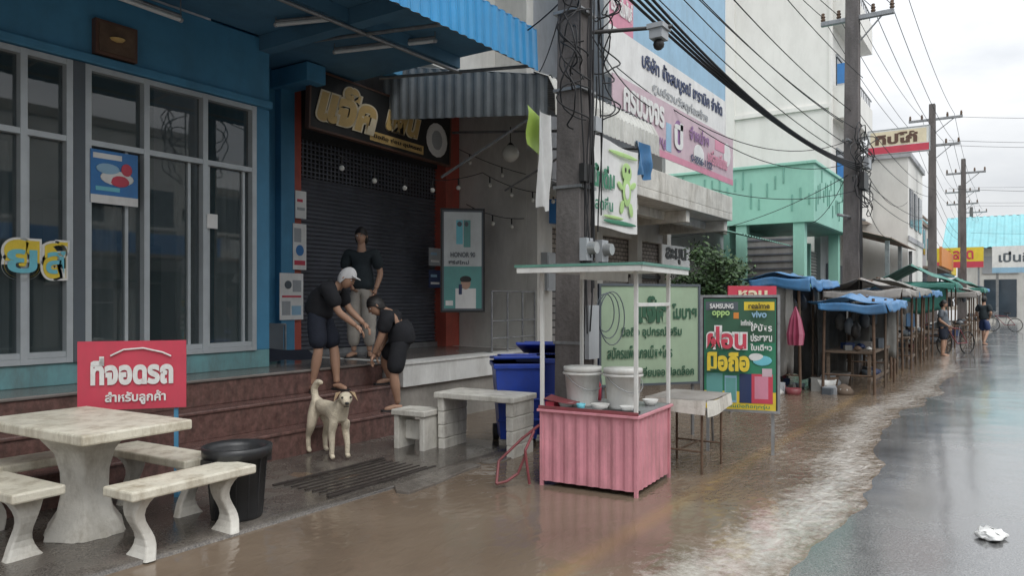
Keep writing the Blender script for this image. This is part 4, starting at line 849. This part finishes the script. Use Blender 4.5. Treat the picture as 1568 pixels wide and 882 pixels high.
def head(parent,c,fwd,up,hair='hair',cap=None,longhair=False):
    f=Vector(fwd).normalized(); u=(Vector(up)-f*Vector(up).dot(f)).normalized(); r=f.cross(u)
    R=Matrix((( r.x,f.x,u.x),(r.y,f.y,u.y),(r.z,f.z,u.z))); T=R.to_4x4(); T.translation=Vector(c)
    b=B(); vs=[];n=20;h=14
    for j in range(h+1):
        ph=math.pi*j/h
        for i in range(n):
            t=2*math.pi*i/n; x=.074*math.sin(ph)*math.cos(t); y=.092*math.sin(ph)*math.sin(t); z=.115*math.cos(ph)
            if z<0: k=1+z*2.6; x*=max(.45,k); y=y*max(.62,1+z*1.5)+(-z)*.12
            if y>0 and abs(z-.01)<.022 and .015<abs(x)<.05: y-=.007
            vs.append(T@Vector((x,y,z)))
    b.add(vs,[(j*n+i,(j+1)*n+i,(j+1)*n+(i+1)%n,j*n+(i+1)%n) for j in range(h) for i in range(n)],'skin',True)
    def P(x,y,z): return T@Vector((x,y,z))
    b.add([P(-.008,.090,.018),P(.008,.090,.018),P(.018,.088,-.028),P(-.018,.088,-.028),P(0,.113,-.022)],[(0,1,4),(1,2,4),(2,3,4),(3,0,4)],'skin',True)
    for s_ in(-1,1):
        b.ball(P(s_*.03,.080,.006),.0125,'s_white',10,(1.1,.6,.6),R); b.ball(P(s_*.03,.0875,.006),.006,'hair',8,(1,.6,1),R)
        b.ball(P(s_*.03,.084,.027),.018,'hair',8,(1,.3,.2),R); b.ball(P(s_*.075,-.002,-.005),.027,'skin',10,(.35,.6,1),R)
    b.ball(P(0,.088,-.053),.021,'lip',10,(1,.35,.32),R)
    b.make('head',parent)
    b=B(); vs=[]
    for j in range(h+1):
        ph=math.pi*j/h*.72
        for i in range(n):
            t=2*math.pi*i/n; sy=math.sin(t); lim=1.0
            if sy>.15: lim=.55+.25*(1-sy)
            p2=ph*lim; x=.084*math.sin(p2)*math.cos(t); y=.104*math.sin(p2)*sy-.004; z=.126*math.cos(p2); 
            w=1+.05*noise.noise((x*40,y*40,z*40)); vs.append(T@Vector((x*w,y*w,z*w)))
    b.add(vs,[(j*n+i,(j+1)*n+i,(j+1)*n+(i+1)%n,j*n+(i+1)%n) for j in range(h) for i in range(n)],cap or hair,True)
    if cap: b.ball(P(0,.10,.055),.06,cap,12,(1.1,.9,.12),R); b.ball(P(0,-.03,.0),.088,'hair',12,(.9,.8,.75),R)
    if longhair:
        b.ball(P(0,-.06,-.03),.07,hair,14,(1.15,.8,1.2),R); b.ball(P(.0,-.10,.0),.035,hair,10,(1,1,1),R)
        for s_ in(-1,1): b.ball(P(s_*.066,-.01,-.02),.04,hair,10,(.45,.8,1.6),R)
    b.make('hair' if not cap else 'cap',parent)
def person(name,loc,rotz,J,shirt,shorts,legs='skin',sl=.6,cap=None,longhair=False,hf=(0,-1,0),hu=(0,0,1),scale=1,shoe=None,short_len=1.0):
    g=grp(name,loc,rotz); g.scale=(scale,)*3
    V={k:Vector(v) for k,v in J.items() if k[:2] not in('ft','hd','th')}
    pe,sp,ch,ne=V['pelvis'],V['spine'],V['chest'],V['neck']
    vs=[];rd=[];es=[]
    def a(n,p,r): vs.append(Vector(p));rd.append(r);return len(vs)-1
    i0=a('pe',pe,.085);i1=a('sp',sp,.09);i2=a('ch',ch,.10);i3=a('ne',ne,.055);i4=a('hb',lerp(ne,V['head'],.7),.052); es+=[(i0,i1),(i1,i2),(i2,i3),(i3,i4)]
    for s in'LR':
        k0=a('sh',V['sh'+s],.052);k1=a('e0',lerp(V['sh'+s],V['el'+s],.4),.048);k2=a('el',V['el'+s],.042);k3=a('fa',lerp(V['el'+s],V['wr'+s],.3),.042);k4=a('wr',V['wr'+s],.028); es+=[(i2,k0),(k0,k1),(k1,k2),(k2,k3),(k3,k4)]
        h0=a('hp',V['hp'+s],.068);h1=a('t0',lerp(V['hp'+s],V['kn'+s],.5),.060);h2=a('kn',V['kn'+s],.055);h3=a('cf',lerp(V['kn'+s],V['an'+s],.35),.062);h4=a('sn',lerp(V['kn'+s],V['an'+s],.8),.038);h5=a('an',V['an'+s],.037)
        es+=[(i0,h0),(h0,h1),(h1,h2),(h2,h3),(h3,h4),(h4,h5)]
    skinmesh('body',g,vs,es,rd,'skin')
    for s in'LR':
        an=V['an'+s]; d=Vector(J.get('ft'+s,(0,-1,0))).normalized(); z=an.z-.075
        F=[Vector((an.x,an.y,z+.07)),Vector((an.x,an.y,z+.035))-d*.035,Vector((an.x,an.y,z+.045))+d*.04,Vector((an.x,an.y,z+.030))+d*.11,Vector((an.x,an.y,z+.022))+d*.165]
        skinmesh('foot_'+s,g,F,[(0,1),(0,2),(2,3),(3,4)],[.036,.032,.036,.034,.022],shoe or 'skin',(0,),2)
        b=B(); sd=Vector((-d.y,d.x,0)); c=Vector((an.x,an.y,z))
        pr_=[(-.07,.025),(-.05,.038),(.04,.038),(.12,.048),(.18,.036),(.20,.01)]
        top=[c+d*p+sd*w for p,w in pr_]+[c+d*p-sd*w for p,w in reversed(pr_)]
        bot=list(top); top=[p+Vector((0,0,.018)) for p in top]; m_=len(top)
        b.add(top+bot,[tuple(range(m_))]+[(i,m_+i,m_+(i+1)%m_,(i+1)%m_) for i in range(m_)],'black_plastic'); b.make('sandal_'+s,g)
    vs=[];rd=[];es=[]
    lo=lerp(pe,sp,-.35)
    i0=a('',ch,.160);i1=a('',lerp(ch,sp,.5),.162);i2=a('',sp,.162);i3=a('',lerp(pe,sp,.3),.165);i4=a('',lo,.168);i5=a('',lerp(ch,ne,.6),.088); es+=[(0,1),(1,2),(2,3),(3,4),(0,5)]
    for s in'LR':
        k0=a('',lerp(ch,V['sh'+s],.55),.105);k1=a('',V['sh'+s],.085);k2=a('',lerp(V['sh'+s],V['el'+s],sl*.55),.082);k3=a('',lerp(V['sh'+s],V['el'+s],sl+.25),.080); es+=[(i0,k0),(k0,k1),(k1,k2),(k2,k3)]
    folds(skinmesh('shirt',g,vs,es,rd,shirt),.03)
    vs=[];rd=[];es=[]
    i0=a('',pe,.135); i1=a('',lerp(pe,sp,.35),.13); es+=[(0,1)]
    for s in'LR':
        k0=a('',V['hp'+s],.118);k1=a('',lerp(V['hp'+s],V['kn'+s],.5),.112);k2=a('',lerp(V['hp'+s],V['kn'+s],1.02 if short_len>=1 else short_len),.100); es+=[(i0,k0),(k0,k1),(k1,k2)]
        if short_len>1: k3=a('',lerp(V['kn'+s],V['an'+s],.5),.085);k4=a('',lerp(V['kn'+s],V['an'+s],.86),.072); es+=[(k2,k3),(k3,k4)]
    folds(skinmesh('shorts',g,vs,es,rd,shorts),.022)
    head(g,V['head'],hf,hu,cap=cap,longhair=longhair)
    for s in'LR':
        d=V['wr'+s]-V['el'+s]; hand(g,V['wr'+s],Vector(J.get('hd'+s,d)),J.get('th'+s,(0,-1,0)),pe-V['wr'+s]+Vector((0,0,.01)),'hand_'+s)
    return g
RZ=math.radians(-56)
stand=dict(pelvis=(0,0,.92),spine=(0,.01,1.10),chest=(0,.01,1.28),neck=(0,0,1.45),head=(0,-.02,1.58),
 shL=(.165,0,1.37),elL=(.245,.03,1.10),wrL=(.20,-.10,.88),shR=(-.165,0,1.37),elR=(-.24,.04,1.10),wrR=(-.10,-.16,.92),
 hpL=(.09,0,.88),knL=(.10,-.02,.48),anL=(.10,.02,.075),hpR=(-.09,0,.88),knR=(-.10,-.02,.48),anR=(-.10,.0,.075),ftL=(.3,-1,0),ftR=(-.4,-1,0))
person('standing_woman',(7.02,7.10,.806),RZ,stand,'shirt_dark','pants_beige',longhair=True,hf=(-.15,-1,-.05),short_len=1.2)
bend1=dict(pelvis=(-.12,.02,.86),spine=(-.08,.0,1.01),chest=(.02,-.02,1.13),neck=(.14,-.04,1.19),head=(.22,-.07,1.25),
 shL=(.07,.16,1.15),elL=(.19,.16,.90),wrL=(.37,.10,.74),shR=(.05,-.20,1.13),elR=(.15,-.20,.88),wrR=(.33,-.12,.72),
 hpL=(-.10,.11,.84),knL=(.03,.12,.46),anL=(.06,.12,.075),hpR=(-.12,-.08,.84),knR=(-.09,-.10,.46),anR=(-.17,-.06,.075),ftL=(.8,-.6,0),ftR=(.4,-.9,0))
person('bending_man',(5.76,6.33,.545),RZ,bend1,'shirt_black','shorts_navy',cap='cap_white',hf=(.75,-.35,-.45),hu=(.45,0,.8))
bend2=dict(pelvis=(.14,.05,.80),spine=(.12,.03,.95),chest=(.03,.0,1.08),neck=(-.07,-.03,1.16),head=(-.15,-.06,1.21),
 shL=(.04,.16,1.11),elL=(-.06,.16,.88),wrL=(-.13,.06,.68),shR=(.0,-.18,1.09),elR=(-.07,-.18,.86),wrR=(-.16,-.12,.66),
 hpL=(.12,.13,.78),knL=(-.10,.20,.60),anL=(-.06,.34,.345),hpR=(.13,-.06,.78),knR=(.06,-.08,.42),anR=(.10,-.02,.075),ftL=(-.9,-.5,0),ftR=(-.95,-.3,0))
person('bending_boy',(6.40,6.02,.275),RZ,bend2,'shirt_black','shirt_black',hf=(-.7,-.35,-.5),hu=(-.5,0,.8))
person('distant_woman',(24.2,1.75,-.02),RZ+.8,stand,'s_slate','shorts_navy',longhair=True,scale=.93)
w2=dict(stand); w2['knL']=(.1,-.16,.5); w2['anL']=(.1,-.2,.075); w2['anR']=(-.1,.25,.075)
person('distant_man',(31.0,1.0,0.0),1.2,w2,'shirt_dark','s_navy',scale=1.0)
# ---------------------------------------------------------------- dog (local +x forward)
g=grp('dog',(5.10,5.60,.02),math.radians(-104))
vs=[(-.22,0,.475),(-.10,0,.47),(.06,0,.455),(.19,0,.475),(.26,0,.535),(.30,0,.58)]
rd=[.095,.090,.108,.112,.080,.070]
es=[(0,1),(1,2),(2,3),(3,4),(4,5)]
def lg(root,pts,rs):
    p=root
    for q,r in zip(pts,rs): vs.append(q); rd.append(r); es.append((p,len(vs)-1)); p=len(vs)-1
for s_ in(-1,1):
    off=.02 if s_>0 else -.03
    lg(0,[(-.23,s_*.07,.39),(-.18+off,s_*.08,.30),(-.26+off,s_*.08,.165),(-.25+off,s_*.08,.04),(-.205+off,s_*.08,.02)],[.072,.050,.028,.024,.027])
    lg(3,[(.21,s_*.065,.37),(.18,s_*.075,.27),(.21+off*.8,s_*.072,.15),(.205+off*.8,s_*.072,.04),(.245+off*.8,s_*.072,.02)],[.054,.038,.028,.024,.027])
lg(0,[(-.29,0,.55),(-.32,.0,.64),(-.27,.02,.71),(-.20,.03,.70)],[.038,.038,.036,.018])
skinmesh('body',g,vs,es,rd,'dog_fur',(1,),2)
hv=[(-.03,0,0),(.035,0,.0),(.085,-.003,-.028),(.135,-.005,-.038)]
hg=grp('head',(.31,.0,.60),math.radians(-22),g)
skinmesh('skull',hg,hv,[(0,1),(1,2),(2,3)],[.076,.072,.041,.031],'dog_fur',(0,),2)
b=B(); b.ball((.165,-.005,-.028),.018,'s_black',10,(1,1.2,.8)); 
for s_ in(-1,1):
    b.ball((.090,s_*.040,.018),.011,'s_black',8)
    b.add([(-.01,s_*.040,.064),(.035,s_*.052,.06),(.035,s_*.115,-.03),(-.02,s_*.10,-.01),(.005,s_*.090,.055)],[(0,1,4),(1,2,4),(2,3,4),(3,0,4),(0,3,2,1)],'dog_ear')
b.rod([(.10,-.025,-.068),(.15,-.005,-.060),(.10,.02,-.068)],.004,'s_black'); b.make('face',hg)
b=B(); b.rod([(5.75,7.5,.82),(5.7,7.8,2.0)],.012,'s_green'); b.rev([(.02,.22),(.07,.1),(.1,.0)],(5.76,7.48,.82),'s_green',10,1,.4); b.make('green_broom')
b=B(); b.rod([(5.62,7.6,.8),(5.62,7.6,1.25),(6.2,7.6,1.25),(6.2,7.6,.8)],.015,'steel'); b.cloth([(5.64,7.58,1.25),(6.18,7.58,1.25),(6.18,7.56,.95),(5.64,7.56,1.0)],'s_slate',12,8,0,.06); b.cloth([(5.7,7.5,1.0),(6.3,7.3,.95),(6.35,7.2,.82),(5.6,7.2,.82)],'shorts_navy',12,8,0,.08); b.make('clothes_rack')
# ---------------------------------------------------------------- world, sun, camera
w=bpy.data.worlds.new('World'); S.world=w; w.use_nodes=True; N=w.node_tree.nodes; L=w.node_tree.links; bg=N['Background']
sky=N.new('ShaderNodeTexSky'); sky.sky_type='NISHITA'; sky.sun_disc=False; sky.sun_elevation=math.radians(50); sky.sun_rotation=math.radians(210)
tc=N.new('ShaderNodeTexCoord'); sp=N.new('ShaderNodeSeparateXYZ'); L.new(tc.outputs['Generated'],sp.inputs[0])
rmp=N.new('ShaderNodeMapRange'); rmp.inputs[1].default_value=.1; rmp.inputs[2].default_value=1; rmp.inputs[3].default_value=7.4; rmp.inputs[4].default_value=21; L.new(sp.outputs['Z'],rmp.inputs[0])
mp=N.new('ShaderNodeMapping'); mp.inputs['Scale'].default_value=(1,1,2.6); L.new(tc.outputs['Generated'],mp.inputs[0])
cn=N.new('ShaderNodeTexNoise'); cn.inputs['Scale'].default_value=3.2; cn.inputs['Detail'].default_value=7; cn.inputs['Roughness'].default_value=.55; L.new(mp.outputs[0],cn.inputs['Vector'])
cr=N.new('ShaderNodeValToRGB'); cr.color_ramp.elements[0].position=.34; cr.color_ramp.elements[1].position=.64; cr.color_ramp.elements[0].color=(.76,.79,.83,1); cr.color_ramp.elements[1].color=(1.06,1.07,1.08,1); L.new(cn.outputs[0],cr.inputs[0])
mu=N.new('ShaderNodeVectorMath'); mu.operation='SCALE'; L.new(cr.outputs[0],mu.inputs[0]); L.new(rmp.outputs[0],mu.inputs['Scale'])
mx=N.new('ShaderNodeMixRGB'); mx.inputs[0].default_value=.94; L.new(sky.outputs[0],mx.inputs[1]); L.new(mu.outputs[0],mx.inputs[2]); L.new(mx.outputs[0],bg.inputs[0]); bg.inputs[1].default_value=.115
sd=bpy.data.lights.new('sun','SUN'); sd.energy=1.0; sd.angle=math.radians(30); sd.color=(1,.985,.965); so=bpy.data.objects.new('sun',sd); link(so); so.rotation_euler=(math.radians(40),0,math.radians(-30))
cd=bpy.data.cameras.new('camera'); co=bpy.data.objects.new('camera',cd); link(co); co.location=(0,0,1.55); co.rotation_euler=(math.radians(90),0,math.radians(-56)); cd.sensor_width=36; cd.lens=26.4; cd.shift_y=.0121; cd.clip_end=1000; cd.clip_start=.05; S.camera=co
S.view_settings.view_transform='Standard'; S.view_settings.look='None'; S.view_settings.exposure=0
